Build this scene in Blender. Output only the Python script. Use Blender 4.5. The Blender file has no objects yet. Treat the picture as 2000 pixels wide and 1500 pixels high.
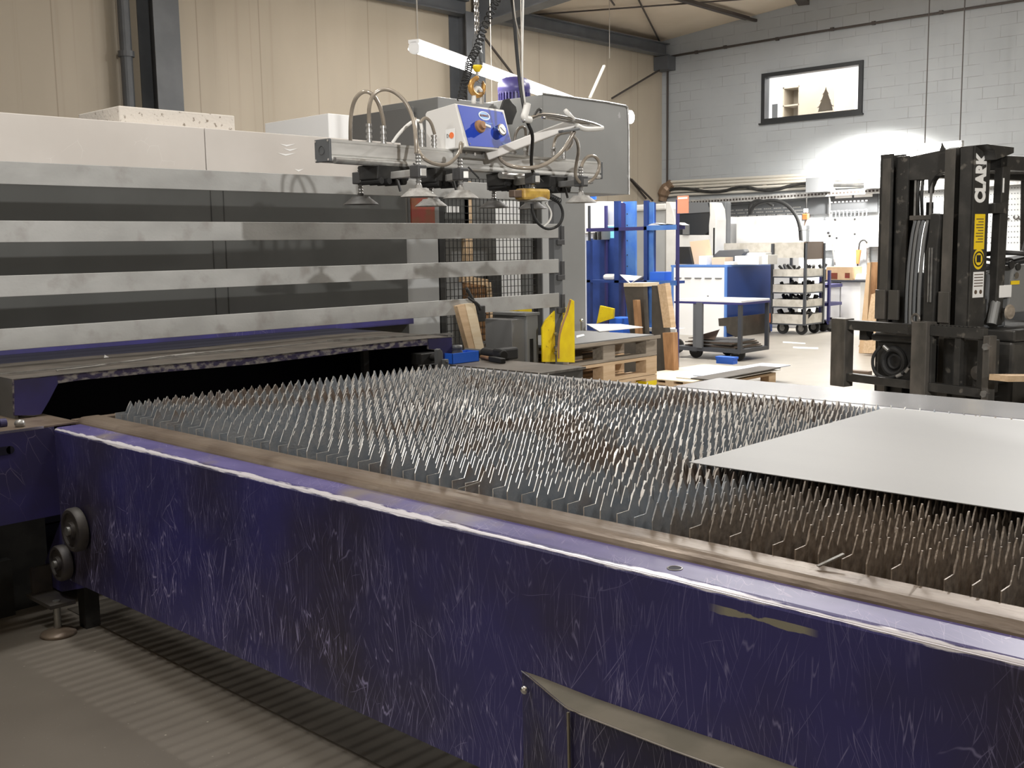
import bpy, math, random
from mathutils import Vector, Matrix
random.seed(7)
PI=math.pi
sc=bpy.context.scene; COL=sc.collection
# ------------------------------------------------------------------ camera calibration
F=2078.754; YAW,PIT,ROL=0.76041955,-0.12812746,-0.01654547; H=1.5
fw=Vector((math.cos(YAW)*math.cos(PIT),math.sin(YAW)*math.cos(PIT),math.sin(PIT)))
r0=Vector((math.sin(YAW),-math.cos(YAW),0)); u0=r0.cross(fw)
CR=r0*math.cos(ROL)+u0*math.sin(ROL); CU=-r0*math.sin(ROL)+u0*math.cos(ROL)
cam=bpy.data.cameras.new('camera'); co=bpy.data.objects.new('camera',cam); COL.objects.link(co)
cam.sensor_width=36; cam.lens=F/2000*36; cam.clip_start=.05; cam.clip_end=100
M=Matrix((CR,CU,-fw)).transposed().to_4x4(); M.translation=(0,0,H); co.matrix_world=M
sc.camera=co
def at(px,py,ax,v):
    "world point where the sight line through a photo pixel meets a measured plane"
    d=fw+CR*((px-1000)/F)-CU*((py-750)/F); o=Vector((0,0,H)); i='xyz'.index(ax)
    return o+d*((v-o[i])/d[i])
# ------------------------------------------------------------------ materials
def mat(name,c,r=.5,m=0.0,c2=None,ns=6.0,lo=.42,hi=.62,det=5,bump=0.0,bs=60.0,stretch=(1,1,1),
        c3=None,ns3=1.5,lo3=.5,hi3=.65,r2=None,scr=None,emis=None,es=0,alpha=None,spec=None,distort=0,extra=None):
    mt=bpy.data.materials.new(name); mt.use_nodes=True; nt=mt.node_tree; N=nt.nodes; L=nt.links
    b=N['Principled BSDF']; b.inputs['Base Color'].default_value=(*c,1); b.inputs['Roughness'].default_value=r
    b.inputs['Metallic'].default_value=m
    if spec is not None: b.inputs['Specular IOR Level'].default_value=spec
    if emis: b.inputs['Emission Color'].default_value=(*emis,1); b.inputs['Emission Strength'].default_value=es
    if alpha is not None:
        b.inputs['Alpha'].default_value=alpha
    geo=N.new('ShaderNodeNewGeometry'); mp=N.new('ShaderNodeMapping'); mp.inputs['Scale'].default_value=stretch
    L.new(geo.outputs['Position'],mp.inputs['Vector'])
    def noise(s,d=5,vec=None,dis=0):
        n=N.new('ShaderNodeTexNoise'); n.inputs['Scale'].default_value=s; n.inputs['Detail'].default_value=d
        n.inputs['Distortion'].default_value=dis
        L.new((vec or mp.outputs['Vector']),n.inputs['Vector']); return n.outputs['Fac']
    def ramp(f,a,bb,ca=0,cb=1):
        q=N.new('ShaderNodeMapRange'); q.inputs['From Min'].default_value=a; q.inputs['From Max'].default_value=bb
        q.inputs['To Min'].default_value=ca; q.inputs['To Max'].default_value=cb; L.new(f,q.inputs['Value']); return q.outputs['Result']
    def mix(f,a,bb):
        q=N.new('ShaderNodeMix'); q.data_type='RGBA'
        if isinstance(f,float): q.inputs[0].default_value=f
        else: L.new(f,q.inputs[0])
        for i,x in ((6,a),(7,bb)):
            if isinstance(x,tuple): q.inputs[i].default_value=(*x,1)
            else: L.new(x,q.inputs[i])
        return q.outputs[2]
    def math_(op,a,bb):
        q=N.new('ShaderNodeMath'); q.operation=op
        for i,x in ((0,a),(1,bb)):
            if isinstance(x,(int,float)): q.inputs[i].default_value=x
            else: L.new(x,q.inputs[i])
        return q.outputs[0]
    col=c; 
    if c2:
        f=ramp(noise(ns,det,dis=distort),lo,hi); col=mix(f,c,c2)
        if r2 is not None: L.new(ramp(f,0,1,r,r2),b.inputs['Roughness'])
    if c3:
        f3=ramp(noise(ns3,6,geo.outputs['Position']),lo3,hi3); col=mix(f3,col,c3)
    if scr:
        # scratches: thin broken cell edges, long in the given directions
        tot=None
        for (sx,sy,sz),rot,sc_,th,msk in scr['layers']:
            m2=N.new('ShaderNodeMapping'); m2.inputs['Rotation'].default_value=rot; m2.inputs['Scale'].default_value=(1,1,1)
            L.new(geo.outputs['Position'],m2.inputs['Vector'])
            m3=N.new('ShaderNodeMapping'); m3.inputs['Scale'].default_value=(sx,sy,sz); L.new(m2.outputs['Vector'],m3.inputs['Vector'])
            nn=N.new('ShaderNodeTexNoise'); nn.inputs['Scale'].default_value=1.5; L.new(m3.outputs['Vector'],nn.inputs['Vector'])
            va=N.new('ShaderNodeVectorMath'); va.operation='MULTIPLY_ADD'; L.new(nn.outputs['Color'],va.inputs[0]); va.inputs[1].default_value=(.22,.22,.22); L.new(m3.outputs['Vector'],va.inputs[2])
            v=N.new('ShaderNodeTexVoronoi'); v.feature='DISTANCE_TO_EDGE'; v.inputs['Scale'].default_value=sc_; L.new(va.outputs[0],v.inputs['Vector'])
            line=ramp(v.outputs['Distance'],0,th,1,0)
            mk=ramp(noise(msk[0],3,geo.outputs['Position']),msk[1],msk[2])
            t=math_('MULTIPLY',line,mk); tot=t if tot is None else math_('MAXIMUM',tot,t)
        if 'zmask' in scr:
            sep=N.new('ShaderNodeSeparateXYZ'); L.new(geo.outputs['Position'],sep.inputs[0])
            zm=ramp(sep.outputs['Z'],scr['zmask'][0],scr['zmask'][1],1,scr['zmask'][2]); tot=math_('MULTIPLY',tot,zm)
        col=mix(math_('MULTIPLY',tot,scr.get('amt',.8)),col,scr['c'])
    if extra: col=extra(dict(N=N,L=L,geo=geo,noise=noise,ramp=ramp,mix=mix,math=math_,b=b),col)
    if not isinstance(col,tuple): L.new(col,b.inputs['Base Color'])
    if bump:
        bp=N.new('ShaderNodeBump'); bp.inputs['Strength'].default_value=bump; bp.inputs['Distance'].default_value=.01
        L.new(noise(bs,4),bp.inputs['Height']); L.new(bp.outputs['Normal'],b.inputs['Normal'])
    return mt
# worn fold line of the cutter's long side panel: bare metal near the bent edge
def edge_wear(x0,z0,w,axis='X'):
    def fn(k,col):
        N,L=k['N'],k['L']; sep=N.new('ShaderNodeSeparateXYZ'); L.new(k['geo'].outputs['Position'],sep.inputs[0])
        dx=k['math']('ABSOLUTE',k['math']('SUBTRACT',sep.outputs['X'],x0),0); dz=k['math']('ABSOLUTE',k['math']('SUBTRACT',sep.outputs['Z'],z0),0)
        d=k['math']('ADD',dx,dz)
        mp=N.new('ShaderNodeMapping'); mp.inputs['Scale'].default_value=(60,9,60); L.new(k['geo'].outputs['Position'],mp.inputs['Vector'])
        n=k['noise'](1.5,8,mp.outputs['Vector']); nn=k['math']('MULTIPLY',k['math']('MULTIPLY',n,w*2.4),k['ramp'](k['noise'](1.7,3,k['geo'].outputs['Position']),.35,.62,.55,1.25))
        f=k['ramp'](k['math']('SUBTRACT',nn,d),w*.18,w*.5)
        # brown floor-dust streaks and ochre primer chips just under the fold
        mp2=N.new('ShaderNodeMapping'); mp2.inputs['Scale'].default_value=(3,3,9); L.new(k['geo'].outputs['Position'],mp2.inputs['Vector'])
        c0=k['noise'](2.2,7,mp2.outputs['Vector']); zz=k['math']('MULTIPLY',k['ramp'](sep.outputs['Z'],z0-.065,z0-.04),k['ramp'](sep.outputs['Z'],z0-.022,z0-.030))
        ym=k['math']('MULTIPLY',k['ramp'](sep.outputs['Y'],1.14,1.10),k['ramp'](sep.outputs['Y'],.90,.93))
        chip=k['math']('MULTIPLY',k['ramp'](k['math']('MULTIPLY',c0,zz),.455,.468),ym)
        L.new(k['ramp'](f,0,1,.0,.30),k['b'].inputs['Metallic'])
        col=k['mix'](chip,col,(.34,.325,.25)); return k['mix'](f,col,(.80,.78,.84))
    return fn
SCL=[((.01,20,1.1),(0.12,0,0),1.7,.017,(7,.48,.57)),((.01,16,1.0),(-.30,0,0),1.6,.012,(6,.50,.58)),((.01,3,4.5),(.9,0,0),1.3,.0045,(6.5,.54,.62)),((.01,26,1.4),(.42,0,0),2.3,.018,(8,.50,.58)),((.01,30,1.6),(-.05,0,0),2.0,.02,(9,.49,.57)),((.01,9,.8),(-.5,0,0),1.9,.008,(5,.52,.58))]
m_purple=mat('purple_paint',(.050,.047,.19),.34,0,(.042,.040,.13),1.6,.45,.62,3,c3=(.042,.036,.050),ns3=1.2,lo3=.47,hi3=.70,
   scr=dict(layers=SCL,c=(.40,.38,.66),amt=.95,zmask=(.35,.80,.25)),extra=edge_wear(1.765,.815,.0105),bump=.05,bs=40)
m_purple_top=mat('purple_paint_worn',(.070,.058,.20),.42,.0,(.105,.09,.26),14,.4,.65,7,stretch=(1,.4,1),c3=(.19,.16,.15),ns3=2.4,lo3=.56,hi3=.66,
   scr=dict(layers=[((16,2,.01),(0,0,.5),2,.010,(9,.52,.6)),((3,22,.01),(0,0,-.4),2,.010,(8,.52,.6)),((20,3,.01),(0,0,1.1),2,.010,(9,.52,.6))],c=(.5,.45,.65),amt=.55),extra=edge_wear(1.765,.815,.0125))
m_purple_dk=mat('purple_paint_dark',(.045,.040,.16),.42,0,(.04,.036,.11),5,.4,.6,scr=dict(layers=[((10,10,4),(0,.4,0),2,.015,(4,.52,.6))],c=(.3,.27,.38),amt=.6))
m_guard=mat('scratched_guard_paint',(.034,.032,.11),.38,0,(.03,.028,.06),4,scr=dict(layers=SCL,c=(.42,.41,.55),amt=.95),bump=.05,bs=40)
m_chipped=mat('chipped_purple_edge',(.05,.04,.10),.5,0,(.34,.32,.31),26,.44,.60,8,bump=.2,bs=80,stretch=(1,1,1.6),r2=.4)
m_rollgrey=mat('grimy_roller_grey',(.075,.068,.062),.55,.2,(.05,.045,.05),12)
m_dust=mat('dusty_brown_steel',(.145,.108,.08),.5,.3,(.25,.20,.155),9,.38,.66,7,stretch=(1,.25,1),c3=(.13,.095,.07),ns3=7,lo3=.5,hi3=.7,bump=.25,bs=45,r2=.4)
m_plat=mat('dusty_platform_steel',(.10,.088,.075),.5,.3,(.15,.13,.11),7,.4,.65,6,bump=.1,bs=30)
def rustpos(k,col):
    N,L=k['N'],k['L']; sep=N.new('ShaderNodeSeparateXYZ'); L.new(k['geo'].outputs['Position'],sep.inputs[0])
    n=k['noise'](2.6,4,k['geo'].outputs['Position']); f=k['ramp'](n,.52,.62)
    col=k['mix'](k['math']('MULTIPLY',f,.7),col,(.29,.20,.135))
    # thick brown slag burnt onto the slats nearest the loading end
    near=k['ramp'](k['math']('ADD',sep.outputs['Y'],k['math']('MULTIPLY',n,.5)),1.72,1.55)
    s2=k['noise'](60,5,k['geo'].outputs['Position']); sl=k['ramp'](s2,.35,.65)
    sc_=k['mix'](sl,(.17,.135,.105),(.36,.30,.245))
    return k['mix'](k['math']('MULTIPLY',near,.85),col,sc_)
m_slat=mat('cut_steel_slat',(.33,.375,.43),.45,.3,(.47,.49,.515),20,.35,.7,6,extra=rustpos,bump=.2,bs=140)
m_slatedge=mat('cut_slat_edge',(.86,.85,.82),.30,.6,(.58,.53,.48),16,.4,.65)
m_sheet=mat('mill_sheet_steel',(.20,.20,.20),.5,.1,(.235,.234,.232),1.8,.35,.7,3,stretch=(1,.25,1),scr=dict(layers=[((30,3,1),(0,0,.9),1,.004,(3,.6,.66))],c=(.2,.18,.17),amt=.5))
m_sheet_edge=mat('sheet_edge',(.05,.05,.05),.5)
m_rail=mat('worn_grey_rail',(.42,.42,.43),.42,.4,(.28,.28,.30),14,.4,.62,6,stretch=(1,.3,1))
m_plate2=mat('bright_side_plate',(.42,.42,.43),.25,.6,(.36,.36,.37),3,.4,.65,4)
m_bar=mat('worn_aluminium_bar',(.33,.33,.32),.55,.3,(.42,.42,.41),3.5,.35,.68,6,stretch=(1,1,1.5),c3=(.25,.235,.22),ns3=7,lo3=.55,hi3=.75,bump=.06,bs=60)
m_pink=mat('beige_grey_panel',(.50,.465,.43),.5,0,(.56,.525,.49),2.2,.35,.7,4,scr=dict(layers=[((5,5,9),(0,.8,0),1,.006,(3.5,.63,.66))],c=(.75,.74,.70),amt=.5))
m_house=mat('grey_machine_paint',(.058,.059,.056),.45,0,(.068,.069,.066),3)
m_house2=mat('light_grey_machine_paint',(.32,.325,.325),.45,0,(.35,.355,.35),2)
m_cab=mat('grey_cabinet_paint',(.185,.187,.183),.5,0,(.205,.207,.203),1.6,c3=(.3,.3,.3),ns3=9,lo3=.7,hi3=.72)
m_cabdk=mat('dark_grey_cabinet_paint',(.15,.15,.148),.5)
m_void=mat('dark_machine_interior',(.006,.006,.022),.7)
m_black=mat('black_steel',(.018,.018,.018),.5,.2,(.035,.034,.032),9)
m_blackrub=mat('black_rubber',(.018,.018,.018),.7)
m_fork=mat('forklift_black_paint',(.034,.033,.031),.40,.1,(.06,.057,.052),8,.5,.7,6,c3=(.13,.12,.105),ns3=14,lo3=.63,hi3=.7,bump=.1,bs=50)
m_forkworn=mat('worn_fork_steel',(.085,.08,.072),.42,.3,(.15,.135,.12),9,.42,.66,7,stretch=(1,1,.5),bump=.1,bs=50)
m_white=mat('white_paint',(.82,.82,.82),.45)
m_whitish=mat('off_white_coating',(.62,.61,.58),.45,0,(.68,.67,.64),4)
m_alu=mat('extruded_aluminium',(.72,.715,.69),.38,.45,(.52,.51,.49),8,.4,.65,6,stretch=(.4,.4,2))
m_chrome=mat('chrome',(.75,.75,.75),.2,1)
m_steel=mat('steel',(.38,.38,.37),.4,.7,(.28,.27,.26),20)
m_hose=mat('smoked_vacuum_hose',(.22,.19,.155),.22,.1,(.30,.26,.21),12)
m_hosedk=mat('dark_vacuum_hose',(.10,.085,.07),.25)
m_cupg=mat('grey_rubber_cup',(.25,.24,.225),.6,0,(.34,.33,.31),30,bump=.2,bs=90)
m_cupd=mat('dark_rubber_cup',(.045,.043,.04),.6,0,(.07,.067,.062),20)
m_capg=mat('grey_plastic',(.085,.09,.095),.5)
m_clamp=mat('dark_grey_clamp',(.06,.06,.062),.5)
m_lbody=mat('light_lifter_housing',(.66,.645,.62),.45)
m_lblue=mat('blue_control_panel',(.012,.05,.42),.35)
m_lblue2=mat('pale_blue_print',(.25,.45,.75),.4)
m_gold=mat('zinc_yellow_hook',(.50,.27,.07),.4,.5,(.35,.2,.07),30)
m_yellow=mat('yellow_paint',(.78,.60,.01),.45,0,(.70,.50,.01),8,c3=(.25,.16,.03),ns3=40,lo3=.66,hi3=.7)
m_yellowin=mat('yellow_lever_grip',(.55,.36,.08),.4,.1,(.30,.18,.05),18)
m_motor=mat('violet_motor_paint',(.05,.042,.16),.35)
m_blue=mat('blue_rack_paint',(.018,.045,.19),.42,0,(.026,.06,.24),5)
m_bluelt=mat('light_blue_rack_panel',(.09,.22,.55),.4,0,(.055,.16,.52),5)
m_bluebench=mat('blue_bench_panel',(.012,.045,.21),.45)
m_bluetrim=mat('blue_bench_trim',(.10,.22,.55),.4)
m_bluebin=mat('blue_plastic_bin',(.03,.15,.75),.4)
m_cyan=mat('pale_cyan_film',(.25,.70,.85),.4)
m_violetpost=mat('violet_rack_post',(.04,.038,.15),.45)
m_wood=mat('raw_pallet_wood',(.50,.35,.21),.75,0,(.62,.46,.30),6,.35,.7,6,stretch=(.6,6,6),bump=.15,bs=40)
m_woodlt=mat('pale_planed_wood',(.66,.54,.37),.7,0,(.72,.62,.46),6,stretch=(.6,5,5))
m_woodgr=mat('grey_weathered_wood',(.22,.185,.145),.8,0,(.34,.29,.23),7,.35,.7,6,stretch=(.6,6,6),bump=.15,bs=40)
m_woodbr=mat('brown_wood',(.26,.135,.06),.65,0,(.38,.21,.10),8,stretch=(2,2,.5))
m_board=mat('dark_board',(.055,.047,.038),.6,0,(.075,.064,.052),6)
m_card=mat('cardboard',(.52,.36,.21),.75,0,(.58,.41,.25),6)
m_cardlt=mat('pale_cardboard',(.70,.52,.36),.7)
m_grime=mat('greasy_brown_steel',(.14,.10,.075),.5,.3)
m_trol=mat('trolley_frame',(.075,.08,.09),.45,.4)
m_drawer=mat('zinc_drawer',(.60,.57,.51),.5,.2,(.48,.45,.39),9)
m_orange=mat('orange_lamp_plastic',(.85,.20,.06),.45)
m_orange2=mat('salmon_plate',(.90,.32,.20),.5)
m_red=mat('red_housing_paint',(.20,.030,.018),.5,0,(.15,.05,.02),14)
m_win=mat('dark_tinted_window',(.03,.032,.035),.12)
m_machdk=mat('graphite_machine_panel',(.12,.125,.13),.45)
m_peg=mat('grey_pegboard',(.055,.058,.062),.5)
m_peglt=mat('light_pegboard',(.42,.43,.43),.5)
m_panelbl=mat('bluish_plastic_panel',(.52,.55,.63),.5)
m_tray=mat('galvanised_tray',(.48,.48,.47),.4,.5,(.35,.35,.35),20)
m_copper=mat('brown_conduit',(.22,.15,.10),.5,.4)
m_brtube=mat('bright_conduit',(.62,.59,.53),.4,.4)
m_rock=mat('speckled_foam_block',(.55,.51,.46),.7,0,(.20,.165,.13),34,.60,.68,6,bump=.3,bs=60)
m_paper=mat('paper',(.80,.80,.79),.6)
m_ink=mat('black_print',(.02,.02,.02),.5)
m_logow=mat('white_lettering',(.82,.82,.80),.45)
m_sticker=mat('yellow_sticker',(.85,.60,.02),.45)
m_lamp=mat('lit_fluorescent_tube',(1,1,1),.5,emis=(1,.97,.92),es=22)
m_beam=mat('grey_steel_beam',(.085,.09,.098),.5,.1,(.105,.11,.118),3)
m_rod=mat('dark_rod',(.06,.05,.045),.5,.3)
m_wire=mat('steel_wire',(.40,.37,.33),.4,.5)
m_frame=mat('window_frame_black',(.018,.02,.022),.45)
m_office=mat('white_office_wall',(.94,.94,.94),.6)
m_offcab=mat('beige_office_cabinet',(.36,.30,.235),.6)
m_offdk=mat('oak_shelf_board',(.36,.31,.24),.6)
m_tree=mat('brown_felt_tree',(.30,.26,.21),.7)
m_glass=mat('window_glass',(1,1,1),.0)
g=m_glass.node_tree.nodes['Principled BSDF']; g.inputs['Transmission Weight'].default_value=1; g.inputs['IOR'].default_value=1.02
# floor, walls
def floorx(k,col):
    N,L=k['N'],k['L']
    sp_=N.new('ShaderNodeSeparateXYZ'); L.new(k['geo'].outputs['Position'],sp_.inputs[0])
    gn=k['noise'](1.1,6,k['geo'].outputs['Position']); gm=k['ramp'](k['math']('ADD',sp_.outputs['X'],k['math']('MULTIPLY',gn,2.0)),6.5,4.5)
    col=k['mix'](k['math']('MULTIPLY',gm,.93),col,k['mix'](k['ramp'](gn,.4,.62),(.135,.118,.098),(.175,.155,.13)))  # near floor browner and darker: its dimmer light is painted into the colour
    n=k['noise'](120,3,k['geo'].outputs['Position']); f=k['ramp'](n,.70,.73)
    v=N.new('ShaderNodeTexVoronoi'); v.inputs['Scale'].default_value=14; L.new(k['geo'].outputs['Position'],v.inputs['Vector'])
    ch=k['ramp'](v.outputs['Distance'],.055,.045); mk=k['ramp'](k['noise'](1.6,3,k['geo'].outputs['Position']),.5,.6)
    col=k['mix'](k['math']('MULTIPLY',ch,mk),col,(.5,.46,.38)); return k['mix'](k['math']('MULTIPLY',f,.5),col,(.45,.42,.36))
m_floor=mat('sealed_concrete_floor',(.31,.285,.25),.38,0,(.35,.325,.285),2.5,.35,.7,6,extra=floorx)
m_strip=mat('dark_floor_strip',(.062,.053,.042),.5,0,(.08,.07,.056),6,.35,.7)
def blockwall(k,col):
    N,L=k['N'],k['L']; mp=N.new('ShaderNodeMapping'); mp.inputs['Rotation'].default_value=(0,-PI/2,0)
    sep=N.new('ShaderNodeSeparateXYZ'); L.new(k['geo'].outputs['Position'],sep.inputs[0]); cb=N.new('ShaderNodeCombineXYZ')
    L.new(sep.outputs['Y'],cb.inputs['X']); L.new(sep.outputs['Z'],cb.inputs['Y'])
    br=N.new('ShaderNodeTexBrick'); br.inputs['Scale'].default_value=1; br.inputs['Mortar Size'].default_value=.006; br.inputs['Brick Width'].default_value=.5; br.inputs['Row Height'].default_value=.19
    br.inputs['Mortar Smooth'].default_value=.6
    L.new(cb.outputs[0],br.inputs['Vector']); mk=k['ramp'](k['noise'](3,4,k['geo'].outputs['Position']),.42,.62,.04,.6)
    f=k['math']('MULTIPLY',br.outputs['Fac'],mk)
    bp=N.new('ShaderNodeBump'); bp.inputs['Strength'].default_value=.5; bp.inputs['Distance'].default_value=.01; bp.invert=True
    L.new(f,bp.inputs['Height']); L.new(bp.outputs['Normal'],k['b'].inputs['Normal'])
    return k['mix'](f,col,(.17,.165,.155))
m_block=mat('painted_block_wall',(.315,.33,.34),.6,0,(.29,.305,.315),1.2,.4,.65,4,extra=blockwall)
def panelwall(k,col):
    N,L=k['N'],k['L']; mp=N.new('ShaderNodeMapping'); mp.inputs['Scale'].default_value=(9,0,.12); L.new(k['geo'].outputs['Position'],mp.inputs['Vector'])
    n=k['noise'](1,6,mp.outputs['Vector']); f=k['ramp'](n,.60,.72)
    w=N.new('ShaderNodeTexWave'); w.wave_type='BANDS'; w.bands_direction='X'; w.inputs['Scale'].default_value=.32; w.inputs['Distortion'].default_value=0
    L.new(k['geo'].outputs['Position'],w.inputs['Vector']); s=k['ramp'](w.outputs['Fac'],.0012,.0002)
    col=k['mix'](k['math']('MULTIPLY',f,.35),col,(.26,.20,.14)); return k['mix'](k['math']('MULTIPLY',s,.5),col,(.18,.14,.1))
m_beige=mat('beige_sandwich_panel',(.365,.315,.245),.55,0,(.405,.35,.275),1.1,.4,.65,3,stretch=(1,1,.3),extra=panelwall)
m_ceil=mat('beige_ceiling_panel',(.50,.425,.33),.6,0,(.53,.455,.36),1.5)
# ------------------------------------------------------------------ mesh building
WL={}
class MB:
    def __init__(s): s.v=[]; s.f=[]; s.mi=[]; s.cur=0
    def add(s,vs,fs):
        o=len(s.v); s.v+= [Vector(p) for p in vs]; s.f+=[tuple(o+i for i in f) for f in fs]; s.mi+=[s.cur]*len(fs); return s
    def slot(s,i): s.cur=i; return s
    def box(s,a,b,R=None,c=None):
        x0,y0,z0=[min(a[i],b[i]) for i in range(3)]; x1,y1,z1=[max(a[i],b[i]) for i in range(3)]
        vs=[(x0,y0,z0),(x1,y0,z0),(x1,y1,z0),(x0,y1,z0),(x0,y0,z1),(x1,y0,z1),(x1,y1,z1),(x0,y1,z1)]
        if R is not None:
            c=Vector(c if c is not None else ((x0+x1)/2,(y0+y1)/2,(z0+z1)/2)); vs=[R@(Vector(p)-c)+c for p in vs]
        return s.add(vs,[(0,3,2,1),(4,5,6,7),(0,1,5,4),(1,2,6,5),(2,3,7,6),(3,0,4,7)])
    def bar(s,p,q,w,h,up=(0,0,1)):
        p=Vector(p);q=Vector(q);d=(q-p).normalized(); u=Vector(up); sd=d.cross(u)
        if sd.length<1e-4: sd=d.cross(Vector((0,1,0)))
        sd.normalize(); u=sd.cross(d); vs=[]
        for e in (p,q):
            for a,b in ((-1,-1),(1,-1),(1,1),(-1,1)): vs.append(e+sd*a*w/2+u*b*h/2)
        return s.add(vs,[(3,2,1,0),(4,5,6,7),(0,1,5,4),(1,2,6,5),(2,3,7,6),(3,0,4,7)])
    def cyl(s,p,q,r,r2=None,n=16):
        p=Vector(p);q=Vector(q);r2=r if r2 is None else r2; d=(q-p).normalized(); a=d.orthogonal().normalized(); b=d.cross(a)
        vs=[p+(a*math.cos(2*PI*i/n)+b*math.sin(2*PI*i/n))*r for i in range(n)]+[q+(a*math.cos(2*PI*i/n)+b*math.sin(2*PI*i/n))*r2 for i in range(n)]
        return s.add(vs,[(i,(i+1)%n,n+(i+1)%n,n+i) for i in range(n)]+[tuple(range(n-1,-1,-1)),tuple(range(n,2*n))])
    def lathe(s,prof,o=(0,0,0),ax=(0,0,1),n=24):
        ax=Vector(ax).normalized(); a=ax.orthogonal().normalized(); b=ax.cross(a); o=Vector(o); vs=[]
        for r,z in prof: vs+=[o+ax*z+(a*math.cos(2*PI*i/n)+b*math.sin(2*PI*i/n))*r for i in range(n)]
        fs=[]
        for j in range(len(prof)-1): fs+=[(j*n+i,j*n+(i+1)%n,(j+1)*n+(i+1)%n,(j+1)*n+i) for i in range(n)]
        if prof[0][0]>1e-5: fs.append(tuple(range(n-1,-1,-1)))
        if prof[-1][0]>1e-5: fs.append(tuple((len(prof)-1)*n+i for i in range(n)))
        return s.add(vs,fs)
    def tube(s,pts,r,n=8,closed=False,smooth=0):
        P=[Vector(p) for p in pts]
        for _ in range(smooth):
            Q=[P[0]] if not closed else []
            m=len(P)
            for i in range(m if closed else m-1):
                A,B=P[i],P[(i+1)%m]; Q+=[A*.75+B*.25,A*.25+B*.75]
            if not closed: Q.append(P[-1])
            P=Q
        m=len(P); vs=[]; a=None
        for i in range(m):
            d=(P[(i+1)%m]-P[i-1]) if closed else (P[min(i+1,m-1)]-P[max(i-1,0)])
            d.normalize()
            if a is None: a=d.orthogonal().normalized()
            a=(a-d*a.dot(d)); a.normalize(); b=d.cross(a)
            rr=r[i*len(r)//m] if isinstance(r,(list,tuple)) else r
            vs+=[P[i]+(a*math.cos(2*PI*k/n)+b*math.sin(2*PI*k/n))*rr for k in range(n)]
        fs=[]
        for i in range(m if closed else m-1):
            j=(i+1)%m; fs+=[(i*n+k,i*n+(k+1)%n,j*n+(k+1)%n,j*n+k) for k in range(n)]
        if not closed: fs+=[tuple(range(n-1,-1,-1)),tuple((m-1)*n+k for k in range(n))]
        return s.add(vs,fs)
    def prism(s,poly,off):
        off=Vector(off); n=len(poly); vs=[Vector(p) for p in poly]+[Vector(p)+off for p in poly]
        return s.add(vs,[tuple(range(n-1,-1,-1)),tuple(range(n,2*n))]+[(i,(i+1)%n,n+(i+1)%n,n+i) for i in range(n)])
    def ring(s,c,ax,R,r,n=24,k=8,a0=0,a1=2*PI,e=1):
        ax=Vector(ax).normalized(); a=ax.orthogonal().normalized() if abs(ax.z)>.9 else ax.cross(Vector((0,0,1))).normalized(); b=ax.cross(a); c=Vector(c); full=abs(a1-a0-2*PI)<1e-4
        pts=[c+(a*math.cos(a0+(a1-a0)*i/n)+b*math.sin(a0+(a1-a0)*i/n)*e)*R for i in range(n if full else n+1)]
        return s.tube(pts,r,k,closed=full)
    def xf(s,Mx): s.v=[Mx@p for p in s.v]; return s
    def build(s,name,m,parent=None,bev=0,smooth=False,loc=None,auto=False):
        me=bpy.data.meshes.new(name)
        o=bpy.data.objects.new(name,me); COL.objects.link(o)
        if parent is not None: base=WL[parent.name]; o.parent=parent; me_off=base; WL[o.name]=base
        else:
            if loc is None:
                loc=Vector((sum(p.x for p in s.v)/len(s.v),sum(p.y for p in s.v)/len(s.v),min(p.z for p in s.v)))
            me_off=Vector(loc); o.location=me_off; WL[o.name]=me_off.copy()
        me.from_pydata([tuple(p-me_off) for p in s.v],[],s.f)
        ms=m if isinstance(m,(list,tuple)) else [m]
        for x in ms: me.materials.append(x)
        if len(ms)>1: me.polygons.foreach_set('material_index',s.mi)
        if smooth or auto:
            me.polygons.foreach_set('use_smooth',[True]*len(me.polygons))
        me.update()
        if auto: 
            try: me.set_sharp_from_angle(angle=R_(38))
            except Exception: pass
        if bev:
            md=o.modifiers.new('bevel','BEVEL'); md.width=bev; md.segments=2; md.limit_method='ANGLE'; md.harden_normals=False
        return o
def R_(d): return math.radians(d)
def tag(o,label,cat,group=None,kind=None):
    o['label']=label
    if cat: o['category']=cat
    if group: o['group']=group
    if kind: o['kind']=kind
    return o
def thing(name,label,cat,loc,group=None):
    o=bpy.data.objects.new(name,None); COL.objects.link(o); o.location=loc; o.empty_display_size=.1; WL[o.name]=Vector(loc)
    return tag(o,label,cat,group)
def struct(name,mb,m,label=None,bev=0,parent=None):
    o=mb.build(name,m,parent,bev,loc=(0,0,0) if parent is None else None)
    if parent is None:
        o['kind']='structure'
        if label: o['label']=label; o['category']=name.split('_')[0]
    return o
def kids(o): return [c for c in COL.objects if c.parent==o]
def dup(o,loc=None,rot=None,parent=None,label=None,off=None):
    c=o.copy(); COL.objects.link(c); c.parent=parent
    if loc is not None: c.location=loc
    if rot is not None: c.rotation_euler=rot
    if label: c['label']=label
    for k in kids(o): dup(k,parent=c)
    return c
def text(s,size,name,m,parent,Mx,ext=.0008,bold=0,align='CENTER'):
    cu=bpy.data.curves.new(name,'FONT'); cu.body=s; cu.size=size; cu.extrude=ext; cu.align_x=align; cu.align_y='CENTER'; cu.offset=bold
    t=bpy.data.objects.new('tmp',cu); COL.objects.link(t); dg=bpy.context.evaluated_depsgraph_get(); dg.update()
    me=bpy.data.meshes.new_from_object(t.evaluated_get(dg)); bpy.data.objects.remove(t)
    o=bpy.data.objects.new(name,me); COL.objects.link(o); me.materials.clear(); me.materials.append(m)
    me.transform(Matrix.Translation(-WL[parent.name])@Mx); o.parent=parent; WL[o.name]=WL[parent.name]; return o
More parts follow.
